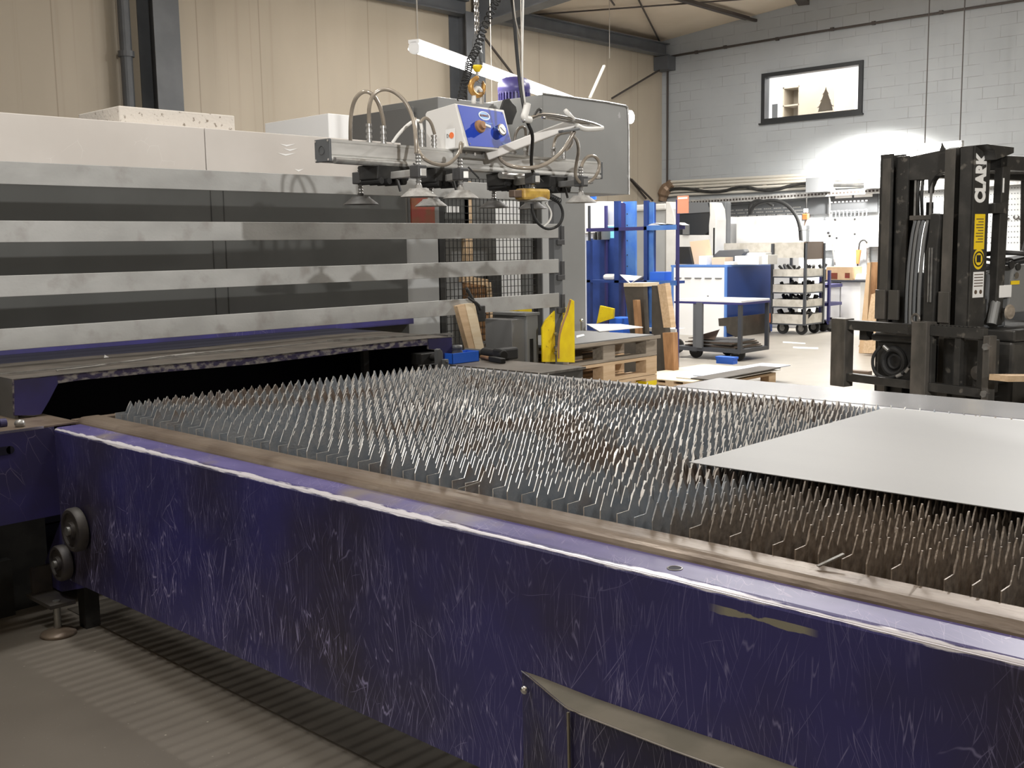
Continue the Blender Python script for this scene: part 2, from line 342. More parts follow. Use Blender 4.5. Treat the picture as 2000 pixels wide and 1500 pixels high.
def frame_mx(o,ex,ey): # text frame: x to the reader's right, y up
    ex=Vector(ex).normalized(); ey=Vector(ey).normalized(); ez=ex.cross(ey); m=Matrix((ex,ey,ez)).transposed().to_4x4(); m.translation=Vector(o); return m
def IX(p,q,w,h,t,up): # I-section bar
    b=MB(); p=Vector(p);q=Vector(q);u=Vector(up).normalized()
    b.bar(p,q,t,h-2*t,up=u); b.bar(p+u*(h/2-t/2),q+u*(h/2-t/2),w,t,up=u); b.bar(p-u*(h/2-t/2),q-u*(h/2-t/2),w,t,up=u); return b
# ================================================================== SETTING
XW=18.5; YW=13.2
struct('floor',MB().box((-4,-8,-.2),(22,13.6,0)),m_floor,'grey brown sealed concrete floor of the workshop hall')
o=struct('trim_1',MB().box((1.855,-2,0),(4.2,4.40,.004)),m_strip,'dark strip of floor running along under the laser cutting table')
struct('wall_left',MB().box((-4,YW,0),(XW,YW+.2,9)),m_beige,'beige sandwich panel wall behind the machines')
# back wall of painted blocks with the office window opening
wy0,wy1,wz0,wz1=8.83,10.86,3.77,4.69
b=MB()
b.box((XW,-8,0),(XW+.25,YW+.2,wz0)).box((XW,-8,wz1),(XW+.25,YW+.2,9)).box((XW,-8,wz0),(XW+.25,wy0,wz1)).box((XW,wy1,wz0),(XW+.25,YW+.2,wz1))
struct('wall_back',b,m_block,'grey painted concrete block wall at the far end')
struct('wall_right',MB().box((-4,-8.2,0),(XW+.25,-8,9)),m_beige); struct('wall_front',MB().box((-4.2,-8.2,0),(-4,YW+.2,9)),m_beige)
ZE=5.623; SL=.082
def zc(y): return ZE+(YW-y)*SL
struct('ceiling',MB().add([(-4.2,YW,zc(YW)),(XW+.3,YW,zc(YW)),(XW+.3,-8.2,zc(-8.2)),(-4.2,-8.2,zc(-8.2)),(-4.2,YW,zc(YW)+.15),(XW+.3,YW,zc(YW)+.15),(XW+.3,-8.2,zc(-8.2)+.15),(-4.2,-8.2,zc(-8.2)+.15)],
   [(3,2,1,0),(4,5,6,7),(0,1,5,4),(1,2,6,5),(2,3,7,6),(3,0,4,7)]),m_ceil,'beige sloping ceiling panels')
# columns, eave beams, rafters
def column(n,x0,x1):
    b=MB(); b.box((x0,12.78,0),(x1,12.80,5.3)); b.box((x0,13.18,0),(x1,13.2,5.3)); b.box(((x0+x1)/2-.01,12.8,0),((x0+x1)/2+.01,13.18,5.3))
    struct('trim_%d'%n,b,m_beam,'grey steel hall column standing against the beige panel wall')
column(2,7.0,7.36); column(3,12.5,12.92)
b=MB().cyl((6.72,13.0,0),(6.72,13.0,5.4),.075).cyl((6.72,13.0,3.95),(6.72,13.0,4.02),.10)
struct('trim_4',b,m_beam,'dark rain downpipe beside the steel hall column')
c0=at(922,55,'x',12.85); c1=at(1092,0,'x',12.85)
sl=(c1.z-c0.z)/(c1.y-c0.y)
b=MB(); ya,yb=12.95,4.0
b.prism([(12.84,ya,c0.z+sl*(ya-c0.y)),(12.84,yb,c0.z+sl*(yb-c0.y)),(12.84,yb,max(zc(yb)-.02,c0.z+sl*(yb-c0.y)+.05)),(12.84,ya,zc(ya)-.02)],(.02,0,0))
b.bar((12.85,ya,c0.z+sl*(ya-c0.y)),(12.85,yb,c0.z+sl*(yb-c0.y)),.3,.02)
struct('trim_5',b,m_beam,'haunched steel rafter rising from the hall column under the ceiling')
b=IX((13.0,13.0,5.40),(18.35,13.0,5.40),.2,.24,.02,(0,0,1)); struct('trim_6',b,m_beam,'steel eave beam running along the top of the beige wall to the corner')
b=IX((1,13.0,5.40),(12.7,13.0,5.40),.2,.24,.02,(0,0,1)); struct('trim_7',b,m_beam)
b=MB().box((18.2,12.85,5.0),(18.48,13.19,5.27)); struct('trim_8',b,m_beam,'grey steel box at the hall corner under the eave beam')
b=MB()
for p,q in (((13.0,13.05,5.15),at(1012,152,'y',13.05)+Vector((1.2,0,-1.0))),((18.2,13.05,5.0),at(1195,192,'y',13.05)),(at(1233,350,'y',13.05),at(1275,392,'y',13.05)),(at(1225,343,'y',13.1),at(1262,388,'y',13.1))):
    b.bar(p,q,.03,.03)
struct('trim_9',b,m_rod,'dark diagonal bracing rods against the beige wall')
b=MB()
def onceil(px,py,dz=.06):
    d=fw+CR*((px-1000)/F)-CU*((py-750)/F); # meets plane z = ZE+(YW-y)*SL-dz
    t=(ZE+YW*SL-dz-H)/(d.z+SL*d.y); return Vector((0,0,H))+d*t
for a,c in (((1040,29),(1460,-2)),((1245,-5),(1290,84)),((1190,-4),(1200,10))):
    b.bar(onceil(*a),onceil(*c),.025,.025)
b.bar(onceil(1320,-4,.1),onceil(1460,36,.1),.10,.06); b.bar(onceil(1460,36,.1),onceil(1574,64,.1),.05,.05)
b.bar(onceil(1562,-8),onceil(1570,5),.2,.1)
struct('trim_10',b,m_rod,'dark purlins and tie rods crossing under the beige ceiling')
# wall conduits
b=MB(); X=XW-.04
def wp(px,py,x=X): return at(px,py,'x',x)
b.tube([wp(1303,385),wp(1304,120),wp(1305,112),wp(1312,110),wp(1579,65),wp(2010,-2)],.022,6)
for p in ((1360,102),(1416,92),(1518,76),(1625,57),(1706,45),(1838,24)): b.box(wp(*p)-Vector((.02,.03,.03)),wp(*p)+Vector((.03,.03,.03)))
struct('trim_11',b,m_rod,'dark conduit pipe running up the block wall corner and along its top')
b=MB(); X2=XW-.06
for k,(ya,yb) in enumerate(((355,333),(361,339),(367,345),(374,352),(381,360))):
    b.tube([wp(1306,ya+1,X2),wp(1316,ya,X2),wp(1740,yb,X2),wp(1990,yb-14,X2)],.028,8)
for px in (1370,1432,1494,1560,1650): 
    b.bar(wp(px,352-.06*(px-1370),XW-.03),wp(px,376-.06*(px-1370),XW-.03),.03,.08)
struct('trim_12',b,m_brtube,'bundle of bright conduits along the block wall above the cable tray')
b=MB(); p=wp(1280,400,XW-.15); q=wp(1720,372,XW-.15); q2=wp(2060,350,XW-.15)
b.bar(p,q2,.12,.10)
struct('trim_13',b,m_tray,'perforated galvanised cable tray along the block wall')
b=MB(); n=70
for i in range(n):
    c=p.lerp(q,(i+.5)/n)+Vector((-.062,0,0)); b.box(c+Vector((-.002,-.02,-.018)),c+Vector((0,.02,.018)))
struct('trim_14',b,m_rod)
b=MB().tube([wp(1290,398,XW-.1),wp(1302,372,XW-.1),wp(1330,366,XW-.1),wp(1400,378,XW-.1),wp(1450,362,XW-.1),wp(1500,376,XW-.1),wp(1560,357,XW-.1),wp(1600,362,XW-.1),wp(1690,362,XW-.1)],.03,8,smooth=2)
struct('trim_15',b,m_black,'sagging black cables above the cable tray')
b=MB().tube([wp(1294,392,XW-.08),wp(1298,372,XW-.08),wp(1312,358,XW-.08)],[.09,.13,.1],8,smooth=2); struct('trim_16',b,m_copper,'brown cable bundle at the hall corner')
for i,(x0,y0,x1,y1) in enumerate(((1574,348,1630,374),(1688,338,1740,366))):
    a=wp(x0,y0,XW-.35); c=wp(x1-(14 if i==0 else 0),y1,XW-.35)
    o=MB().box((XW-.35,a.y,a.z),(XW,c.y,c.z)).build('junction_box',m_machdk); tag(o,['grey junction box on the block wall above the cable tray, left of two','grey junction box on the block wall above the cable tray, beside the forklift mast'][i],'junction box','junction boxes')
# office window and the lit office behind it
b=MB(); fr=.075
b.box((XW-.05,wy0,wz0),(XW+.12,wy1,wz0+fr)).box((XW-.05,wy0,wz1-fr),(XW+.12,wy1,wz1)).box((XW-.05,wy0,wz0+fr),(XW+.12,wy0+fr,wz1-fr)).box((XW-.05,wy1-fr,wz0+fr),(XW+.12,wy1,wz1-fr))
b.box((XW-.07,wy0-.02,wz0-.03),(XW-.0,wy1+.04,wz0))
w=struct('window_1',b,m_frame,'black framed office window high in the block wall')
struct('pane',MB().box((XW+.03,wy0+fr,wz0+fr),(XW+.036,wy1-fr,wz1-fr)),m_glass,parent=w)
ox0,ox1,oy0,oy1,oz0,oz1=XW+.25,XW+4.2,7.2,13.4,2.8,5.35
struct('floor_office',MB().box((ox0,oy0,oz0-.1),(ox1,oy1,oz0)),m_office); struct('ceiling_office',MB().box((ox0,oy0,oz1),(ox1,oy1,oz1+.1)),m_office)
struct('wall_office_back',MB().box((ox1,oy0,oz0),(ox1+.1,oy1,oz1)),m_office,'white rear wall of the lit office behind the window')
struct('wall_office_right',MB().box((ox0,oy0-.1,oz0),(ox1,oy0,oz1)),m_office); struct('wall_office_left',MB().box((ox0,oy1,oz0),(ox1,oy1+.1,oz1)),m_office)
def olight(name,typ,loc,e,color,size=None,sy=None,rot=None,spot=None,blend=.3,soft=None):
    l=bpy.data.lights.new(name,typ); l.energy=e; l.color=color
    if typ=='AREA':
        l.size=size; 
        if sy: l.shape='RECTANGLE'; l.size_y=sy
    elif soft: l.shadow_soft_size=soft
    if typ=='SPOT': l.spot_size=spot; l.spot_blend=blend
    o=bpy.data.objects.new(name,l); COL.objects.link(o); o.location=loc
    if rot is not None: o.rotation_euler=Vector(rot).to_track_quat('-Z','Y').to_euler() if len(rot)==3 else rot
    return o
olight('office_light','AREA',(XW+1.6,9.9,oz1-.05),300,(1,.99,.97),2.6,4.5,(0,0,-1))
# office cupboards and felt tree
xo=XW+2.6
def orect(px0,py0,px1,py1,x,dx):
    a=at(px0,py0,'x',x); c=at(px1,py1,'x',x); return (x,a.y,a.z),(x+dx,c.y,c.z)
t=thing('office_cupboard','beige office cupboard with open shelf behind the office window','cupboard',(xo+.3,at(1580,200,'x',xo).y,oz0))
a=at(1529,171,'x',xo); c=at(1561,230,'x',xo); e=at(1596,160,'x',xo)
b=MB(); b.box((xo,a.y,2.8),(xo+.45,a.y-.03,a.z)).box((xo,c.y,2.8),(xo+.45,c.y+.03,a.z)).box((xo,a.y,a.z-.03),(xo+.45,c.y,a.z)).box((xo+.42,a.y,2.8),(xo+.45,c.y,a.z)); z=at(1545,205,'x',xo).z; b.box((xo,a.y,z-.02),(xo+.42,c.y,z+.01))
b.build('open_shelf_unit',m_offdk,t); MB().box((xo-.02,c.y,2.8),(xo+.45,e.y,a.z)).build('door',m_offcab,t)
xo2=XW+1.9; a=at(1595,161,'x',xo2); c=at(1630,160,'x',xo2)
t=thing('office_cupboard','taller beige office cupboard behind the felt tree in the window','cupboard',(xo2+.3,(a.y+c.y)/2,2.8))
MB().box((xo2,a.y,2.8),(xo2+.9,c.y,a.z+.02)).build('body',m_offcab,t)
a2=at(1648,162,'x',xo2); 
tr=[(0,1),(.10,.86),(.22,.78),(.36,.70),(.22,.72),(.42,.5),(.62,.42),(.44,.45),(.66,.24),(.95,.17),(.66,.18),(.8,0)]
xt=XW+.28; tp=at(1613,170,'x',xt); bt=at(1613,217,'x',xt); hh=tp.z-bt.z; ww=abs(at(1594,212,'x',xt).y-at(1631,212,'x',xt).y)/2
poly=[(xt,tp.y+x*ww,bt.z+y*hh) for x,y in tr]+[(xt,tp.y-x*ww,bt.z+y*hh) for x,y in reversed(tr[1:])]
poly=[(x,y,max(z,wz0)) for x,y,z in poly]; MBs=MB().box((XW+.245,wy0-.1,wz0-.05),(XW+.6,wy1+.1,wz0)); struct('trim_17',MBs,m_office)
o=MB().prism(poly,(.02,0,0)).build('felt_tree',m_tree); tag(o,'brown felt fir tree ornament standing inside the office window','ornament')
a=at(1508,204,'x',XW+.5); c=at(1518,226,'x',XW+.5); o=MB().box((XW+.5,a.y,a.z),(XW+.52,c.y,c.z-.1)).build('desk_screen',m_cabdk); tag(o,'small grey screen in the left corner of the office window','screen')

# ================================================================== LASER CUTTING TABLE
T=thing('laser_cutting_table','long purple laser cutting table with rows of spiked steel slats','machine table',(3,1.5,0))
ZB=.208
# long side panel with folded top flange
b=MB()
b.prism([(1.76,0,ZB),(1.76,0,.806),(1.764,0,.815),(1.774,0,.82),(1.868,0,.82),(1.868,0,.815),(1.776,0,.812),(1.768,0,.804),(1.768,0,ZB)],(0,6.028,0))
b.v=[Vector((p.x,p.y-1.85,p.z)) for p in b.v]
sp=b.build('side_panel',m_purple,T)
b=MB(); b.prism([(1.762,0,.8125),(1.774,0,.8208),(1.868,0,.8208),(1.868,0,.8203),(1.774,0,.8203),(1.762,0,.812)],(0,6.028,0)); b.v=[Vector((p.x,p.y-1.85,p.z)) for p in b.v]
fl=b.build('top_flange',m_purple_top,T); fl['label']='scuffed lilac top flange with bare metal edge'
hp=at(1318,1110,'z',.8212); MB().ring(hp,(0,0,1),.0155,.0016,20,6).build('hole_rim',m_steel,fl); MB().cyl(hp-Vector((0,0,.001)),hp+Vector((0,0,.0002)),.0145,n=20).build('bolt_hole',m_void,fl)
# gusset at the far lower corner of the panel
b=MB().prism([(1.762,4.15,.48),(1.762,4.36,.24),(1.762,4.36,.14),(1.762,4.22,.14),(1.762,3.98,.21),(1.762,3.98,.48)],(.03,0,0)); b.build('end_gusset',m_purple_dk,T)
# dusty rail beside the slats
b=MB(); pr=[]
for i in range(7): a=PI-i*PI/12; pr.append((1.905+.036*math.cos(a),.806+.036*math.sin(a)))
for i in range(7): a=PI/2-i*PI/12; pr.append((1.962+.022*math.cos(a),.820+.022*math.sin(a)))
pr+=[(1.984,.70),(1.869,.70)]
b.prism([(x,0,z) for x,z in pr],(0,6.1,0)); b.v=[Vector((p.x,p.y-1.87,p.z)) for p in b.v]
b.box((1.869,4.23,.70),(3.8,4.27,.832))
b.build('pallet_frame',m_dust,T,bev=.004)
b=MB().box((3.79,-1.87,.74),(3.85,4.27,.838)); b.build('far_frame_rail',m_plat,T,bev=.004)
b=MB().box((3.87,-1.9,.5),(4.03,4.35,.76)); 
for i in range(28): b.box((3.86,4.2-i*.21,.76),(4.02,4.17-i*.21,.80))
b.build('far_drive_channel',m_black,T)
b=MB().box((4.03,-1.9,.2),(4.10,4.35,.838)); b.build('far_side_rail',m_rail,T,bev=.004)
b=MB().box((1.79,-1.8,.22),(1.84,4.2,.26)).box((1.8,4.1,0),(1.86,4.16,.25)); b.box((3.9,-1.5,0),(4.0,-1.4,.6)).box((3.9,1.4,0),(4.0,1.5,.6)).box((3.9,4.1,0),(4.0,4.2,.6)); b.build('base_frame',m_black,T)
# slats
def slat(y,kind,near,seed):
    rnd=random.Random(seed); top=[]; x=1.987; z0=.857; tipz=.9015; P=.0415; t=.0028
    if kind==0: top+=[(x,z0),(x+.046,z0)]; x+=.046
    elif kind==1: top+=[(x,z0)]
    else: top+=[(x,z0-.004),(x+.01,z0)]; x+=.01
    missing=rnd.random()<.0
    while x<3.755:
        tz=tipz-(rnd.random()*.004 if rnd.random()<.8 else rnd.random()*.014)
        if near: tz-=rnd.random()*.004
        h=P/2; w=.0022 if near else .0007
        A=(x+h*.30,z0+(tz-z0)*.32); B=(x+h*.66,z0+(tz-z0)*.70)
        lx=(rnd.random()-.5)*.004; top+=[A,(B[0]+lx*.5,B[1]),(x+h-w+lx,tz),(x+h+w+lx,tz),(x+P-h*.66,B[1]),(x+P-h*.30,A[1])]
        x+=P; top.append((x,z0))
    top.append((3.785,z0)); n=len(top); zb=.772
    fj=.0009 if near else .0
    vs=[]
    far=[(not near) and p_[0]>2.35+.35*math.sin(y*2.1+p_[0]) for p_ in top]
    off=[(rnd.random()-.5)*2*(fj if not f_ else .0032) for f_ in far]; wd=[1+(rnd.random()*.7 if near else (rnd.random()**3*2.6 if f_ else 0)) for f_ in far]
    for i,(px,pz) in enumerate(top):
        yy=y+off[i]*(1 if pz>z0+.003 else 0)+.0012*math.sin(px*9+seed); hw=t/2*(wd[i] if pz>z0+.003 else 1)
        jz=(rnd.random()-.5)*.0018 if near and pz>z0+.003 else 0
        vs+=[(px,yy-hw,pz+jz),(px,yy+hw,pz+jz),(px,yy-t/2,zb),(px,yy+t/2,zb)]
    fs=[];mi=[]
    for i in range(n-1):
        a=4*i;c=4*(i+1)
        fs+=[(a,a+2,c+2,c),(a+1,c+1,c+3,a+3),(a,c,c+1,a+1)]; mi+=[0,0,0 if near else 1]
    fs+=[(0,1,3,2),(4*n-4,4*n-2,4*n-1,4*n-3)]; mi+=[0 if near else 1,0]
    b=MB(); b.v=[Vector(v) for v in vs]; b.f=fs; b.mi=mi
    return b
pat=[0,0,1,0,1,0,1,0,0,0,1,0,0,1,1,0,1,0,1]
SP=.0525
for k in range(78):
    y=4.12-k*SP
    if 8<=k<=9: kind=0
    kind=pat[k%len(pat)] if k not in (0,4,5) else 0
    slat(y,kind,y<1.52,k*13+5).build('support_slat',[m_slat,m_slatedge],T)
# loose offcut strips on the rail
for (p,q,lab) in (((1597,1106),(1648,1082),'steel offcut strip lying by the slats near the near end of the table'),((895,955),(940,941),'steel offcut strip lying across the slat ends at mid table')):
    a=at(*p,'z',.848); c=at(*q,'z',.868); o=MB().bar(a,c,.008,.003).build('offcut_strip',m_steel); tag(o,lab,'metal scrap','offcut strips')
# big sheets
o=MB().box((2.42,-.86,.9022),(3.67,1.636,.9042)).build('steel_sheet',m_sheet,loc=(3.05,.4,.9022)); tag(o,'large flat grey steel sheet lying on the spiked slats','steel sheet')
o=MB().box((4.105,-1.9,.834),(4.50,2.86,.840)).build('side_shelf_plate',m_plate2); tag(o,'shiny grey steel plate shelf along the far side of the table','metal plate')
o=MB().box((4.11,-1.9,.70),(4.46,2.8,.833)).build('shelf_plate_support',m_cabdk); tag(o,'dark support bracket under the shiny plate shelf','bracket')
# guard bracket low on the side panel
t=thing('kick_guard','bent purple metal guard bolted low on the long side panel','guard',(1.72,1,.1))
pts=[(1.758,1.655,.502),(1.735,1.60,.503),(1.70,1.50,.500),(1.675,1.44,.4985),(1.67,1.30,.500),(1.665,1.1,.503),(1.67,.9,.504),(1.70,.6,.5),(1.757,.35,.5)]
N_=len(pts); vs=[];
for p in pts: vs+=[p,(p[0],p[1],.12)]
b=MB().add(vs,[(2*i,2*i+1,2*i+3,2*i+2) for i in range(N_-1)]); b.build('guard_sheet',m_guard,t).modifiers.new('s','SOLIDIFY').thickness=.003
vs=[]
for p in pts: vs+=[(p[0]-.001,p[1],p[2]+.001),(1.7595,p[1],p[2]+.001)]
m_guardtop=mat('dusty_guard_ledge',(.24,.22,.17),.5,.3,(.30,.27,.21),8)
gt=MB().add(vs,[(2*i,2*i+2,2*i+3,2*i+1) for i in range(N_-1)]).build('guard_ledge',m_guardtop,t)
rim=MB().tube([(p[0]-.001,p[1],p[2]+.001+.0018*math.sin(i*2.3)) for i,p in enumerate(pts)],.0022,6,smooth=1).build('bare_rim',m_chrome,gt)
b=MB().lathe([(.0,.010),(.006,.009),(.0105,.005),(.0115,0)],(1.732,1.622,.474),(-1,-.3,0),16); b.build('bolt',m_chrome,t,smooth=True)
MB().bar((1.668,1.435,.497),(1.668,1.43,.12),.005,.005).build('bend_seam',m_guardtop,t)
MB().bar((1.668,.99,.50),(1.664,.99,.12),.004,.005).build('bend_seam',m_guardtop,t)
# ---- left ledge panel and rollers
t=thing('machine_stand','purple machine stand with a slot joining the long panel on the left','machine frame',(1.2,4.3,.3))
b=MB().box((-.4,4.175,.47),(1.76,4.183,.826)); b.build('front_panel',m_purple_dk,t)
MB().box((-.4,4.176,.826),(1.86,4.62,.832)).build('ledge',m_dust,t)
MB().box((1.30,4.170,.743),(1.585,4.1748,.774)).cyl((1.585,4.170,.7585),(1.585,4.1748,.7585),.0155).build('slot',m_void,t)
MB().box((-.4,4.1745,.823),(1.72,4.1765,.8335)).build('bare_edge',m_chrome,t)
MB().cyl((.9,4.3,.846),(1.60,4.3,.846),.013).cyl((1.60,4.3,.846),(1.625,4.3,.846),.018).build('cable_conduit',m_purple_dk,t)
b=MB().lathe([(.0,.03),(.016,.026),(.021,.012),(.016,0)],(1.655,4.24,.832),(0,0,1),14).build('clamp_knob',m_steel,t,smooth=True)
b=MB().box((-1.2,4.55,.0),(1.85,4.58,.80)).box((-.4,4.50,.0),(1.68,4.55,.24)); b.build('lower_cover',m_black,t)
for i,(y,z,r,lab) in enumerate(((3.99,.445,.086,'upper grey guide roller on the corner of the purple panel'),(4.135,.285,.072,'lower grey guide roller beside the levelling foot'))):
    t=thing('guide_roller',lab,'roller',(1.74,y,z-r),'guide rollers')
    MB().lathe([(r*.2,0),(r*.86,0),(r,.008),(r,.035),(r*.93,.043),(r*.80,.043),(r*.78,.034),(r*.4,.034),(r*.36,.046),(0,.046)],(1.757,y,z),(-1,0,0),32).build('wheel',m_rollgrey,t,auto=True)
    MB().cyl((1.72,y,z),(1.70,y,z),r*.2).build('axle',m_steel,t)
t=thing('levelling_foot','dark levelling foot under the corner of the purple panel','foot',(1.72,4.13,0))
MB().lathe([(.0,.03),(.03,.028),(.065,.012),(.07,0)],(1.70,4.13,.0),n=24).build('foot_pad',m_dust,t,smooth=True)
MB().cyl((1.70,4.13,.02),(1.70,4.13,.14),.014).build('spindle',m_steel,t)
MB().box((1.66,4.09,.12),(1.76,4.32,.135)).box((1.68,4.30,.12),(1.76,4.32,.24)).build('foot_bracket',m_rollgrey,t)
o=MB().tube([(1.60,2.35,.007),(1.70,1.95,.007),(1.685,1.7,.007),(1.64,1.4,.007),(1.62,1.0,.007),(1.60,0,.007),(1.6,-1,.007)],.006,6,smooth=2).build('floor_cable',m_blackrub); tag(o,'black cable lying on the dark strip below the long panel','cable')
# ================================================================== CUTTING MACHINE BEHIND THE TABLE
YB=4.45; YR=4.88; YP=5.60
def ap(px,py,y): return at(px,py,'y',y)
t=thing('machine_portal','purple portal beam with chipped lower edge over the dark feed opening','machine portal',(2.9,YB,.83))
img=[(26,741),(112,732.5),(300,714),(500,696.5),(640,681),(710,673.5),(775,666.5),(835,661),(883,658),(884,711),(863,712),(863,685),(836,682),(835,674),(775,679),(710,685),(640,694),(500,711),(300,728.5),(160,742),(113,749),(96,782),(80,809),(66,812),(28,812)]
poly=[tuple(ap(px,py,YB)) for px,py in img]
lower=ap(40,741,YB).x
b=MB().prism(poly,(0,.012,0)); b.build('front_plate',[m_chipped],t)
xl,zl=poly[0][0],poly[0][2]
p=[ap(*q,YB) for q in ((27.5,742.5),(111,733.5),(113,749),(96,782),(80,809),(66,811),(28.5,811))]
MB().prism([(q.x,YB-.0015,q.z) for q in p],(0,.001,0)).build('corner_gusset',m_purple_dk,t)
p=[ap(*q,YB) for q in ((836,662),(882,659),(883,711),(864,711),(864,684),(837,681))]
MB().prism([(q.x,YB-.0015,q.z) for q in p],(0,.001,0)).build('corner_gusset',m_purple_dk,t)
xr=ap(883,658,YB).x; ztop=ap(300,714,YB).z
tv=[ap(px,py,YB) for px,py in img[:9]]
vs=[];
for q in tv: vs+=[(q.x,YB,q.z),(q.x,YR+.2,q.z+.006)]
b=MB().add(vs,[(2*i,2*i+2,2*i+3,2*i+1) for i in range(8)]); b.build('top_plate',m_plat,t)
b=MB(); 
for i in range(8): b.bar(tv[i]+Vector((0,-.001,.001)),tv[i+1]+Vector((0,-.001,.001)),.004,.003)
b.build('bare_top_edge',m_steel,t)
b=MB(); b.bar(ap(0,731,YB+.16),ap(300,702,YB+.16),.006,.006); b.bar(ap(300,702,YB+.16),ap(640,667,YB+.17),.006,.006); b.bar(ap(640,666,YB+.17),ap(885,652,YB+.17),.006,.014); b.build('rear_lip',m_steel,t)
MB().box((xl,YB+.01,.832),(xl+.012,YR+.1,zl)).build('side_plate',m_cabdk,t)
MB().box((xl-1.6,YB+.25,.84),(xl-.005,YR+.2,ztop-.02)).build('left_cover',m_black,t)
# feed opening interior: walls and floor in the dark
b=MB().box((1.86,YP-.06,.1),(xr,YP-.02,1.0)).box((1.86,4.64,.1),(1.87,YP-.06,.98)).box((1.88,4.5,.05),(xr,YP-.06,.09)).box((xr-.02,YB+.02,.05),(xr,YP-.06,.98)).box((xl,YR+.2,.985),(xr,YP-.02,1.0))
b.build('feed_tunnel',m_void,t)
a=ap(715,685,YB+.5); MB().box((a.x-.02,YB+.5,.4),(a.x+.02,YB+.53,1.0)).build('inner_post',m_cabdk,t)
c=ap(842,700,YB-.02); b=MB().box((c.x-.10,YB-.05,c.z-.03),(c.x+.03,YB+.04,c.z+.035)).cyl((c.x-.02,YB-.05,c.z+.01),(c.x-.02,YB-.09,c.z+.01),.02).box((c.x-.12,YB-.06,c.z-.035),(c.x+.06,YB-.04,c.z-.025)).build('feed_motor',m_black,t,bev=.004)
c=ap(853,700,YB-.1); MB().prism([(c.x-.01,YB-.12,c.z-.10),(c.x+.03,YB-.12,c.z-.10),(c.x+.03,YB-.12,c.z+.03),(c.x+.01,YB-.12,c.z+.055),(c.x-.01,YB-.12,c.z+.05)],(0,.03,0)).build('bearing_plate',m_machdk,t,bev=.003)
c=ap(868,712,YB-.12); MB().box((c.x-.02,YB-.14,c.z-.08),(c.x+.015,YB-.11,c.z+.03)).cyl((c.x,YB-.15,c.z+.015),(c.x,YB-.14,c.z+.015),.008).build('bearing_plate',m_machdk,t,bev=.003)
# things lying on the platform
for pts,lab in ((((110,733),(200,722),(300,708),(380,698)),'thin wire strip lying on the portal platform at the left'),(((340,704),(420,695),(500,690),(560,684)),'thin bent wire strip lying on the middle of the portal platform')):
    o=MB().tube([at(x,y-9,'z',ztop+.008) for x,y in pts],.0035,6,smooth=1).build('wire_strip',m_steel); tag(o,lab,'metal scrap','wire strips')
a=at(203,699,'z',ztop+.006); o=MB().add([a+Vector(v) for v in ((0,0,0),(.03,.01,0),(.02,.03,0),(.01,.012,.014))],[(0,2,1),(0,1,3),(1,2,3),(2,0,3)]).build('metal_crumb',m_whitish); tag(o,'tiny pale metal crumb on the portal platform','metal scrap')
# ---- machine housing behind the rails
HX=ap(795,500,YP).x
t=thing('laser_machine_housing','large dark grey machine housing behind the horizontal guard rails','machine',(2,YP+1,0))
zt=ap(0,300,YP).z
b=MB().box((-1.5,YP,0),(HX,YP+1.6,zt)); b.build('body',m_house,t)
a=ap(400,690,YP); b=MB().box((-1.5,YP-.05,.985),(HX,YP,1.035)); b.build('base_ledge',m_purple_dk,t)
for px in (410,435): 
    a=ap(px,372,YP); MB().box((a.x,YP-.002,1.0),(a.x+.004,YP,zt)).build('panel_seam',m_black,t)
YF=YP-.012; PX=ap(785,350,YF).x; za=ap(0,219,YF).z; zb2=ap(0,345,YF).z
seam=ap(402,300,YF).x
for x0,x1 in ((-1.5,seam-.003),(seam+.003,PX)):
    MB().box((x0,YF,zb2),(x1,YF+.28,za)).build('fascia_panel',m_pink,t,bev=.004)
ch=MB()
for (px,py,l) in ((560,282,34),(566,291,30),(558,300,40),(583,331,20)):
    q=[ap(px-l*.4,py-1,YF-.001),ap(px,py+4,YF-.001),ap(px+l*.5,py-1,YF-.001),ap(px,py+1,YF-.001)]; ch.prism(q,(0,.0008,0))
ch.build('paint_chips',m_paper,t)
# second housing panel, right of the first
a=ap(797,500,YP+.02); c=ap(856,500,YP+.02)
b=MB().box((HX+.004,YP+.02,.8),(c.x,YP+.9,zt)); b.build('side_panel',m_house2,t)
q0=ap(797,380,YP+.01); q1=ap(846,437,YP+.01); q2=ap(856,437,YP+.01)
MB().box((q0.x,YP,q2.z-.02),(q2.x,YP+.02,zt-.02)).build('upper_box',m_cabdk,t); MB().box((q0.x+.01,YP-.01,q1.z-.02),(q1.x,YP,zt-.05)).build('red_cover',m_red,t)
# ---- horizontal guard rails
XE=ap(1090,507,YR).x
def bar(z0a,z1a,x1,lab,nm=None):
    o=MB().box((-1.6,YR-.006,z1a),(x1,YR+.006,z0a)).build('guard_rail',m_bar,bev=.002); tag(o,lab,'rail','horizontal guard rails in front of the machine')
bz=[((0,320),(0,366)),((0,430),(0,470)),((0,537),(0,575)),((0,642),(0,684))]
ez=[((1090,360),(1090,388)),((1090,438),(1090,467)),((1090,507),(1090,536)),((1090,572.5),(1090,600))]
labs=['top worn aluminium guard rail directly under the beige fascia','second worn aluminium guard rail from the top','third worn aluminium guard rail from the top','lowest worn aluminium guard rail just above the portal platform']
for i in range(4):
    za_=(ap(*bz[i][0],YR).z+ap(*ez[i][0],YR).z)/2; zb_=(ap(*bz[i][1],YR).z+ap(*ez[i][1],YR).z)/2
    bar(za_,zb_,XE+(.03 if i==0 else .0),labs[i])
t=thing('rail_end_post','dark steel post carrying the right ends of the guard rails','post',(XE+.02,YR+.03,.3))
MB().box((XE-.03,YR+.008,.3),(XE+.055,YR+.06,ap(1095,360,YR).z)).build('post',m_machdk,t,bev=.003)
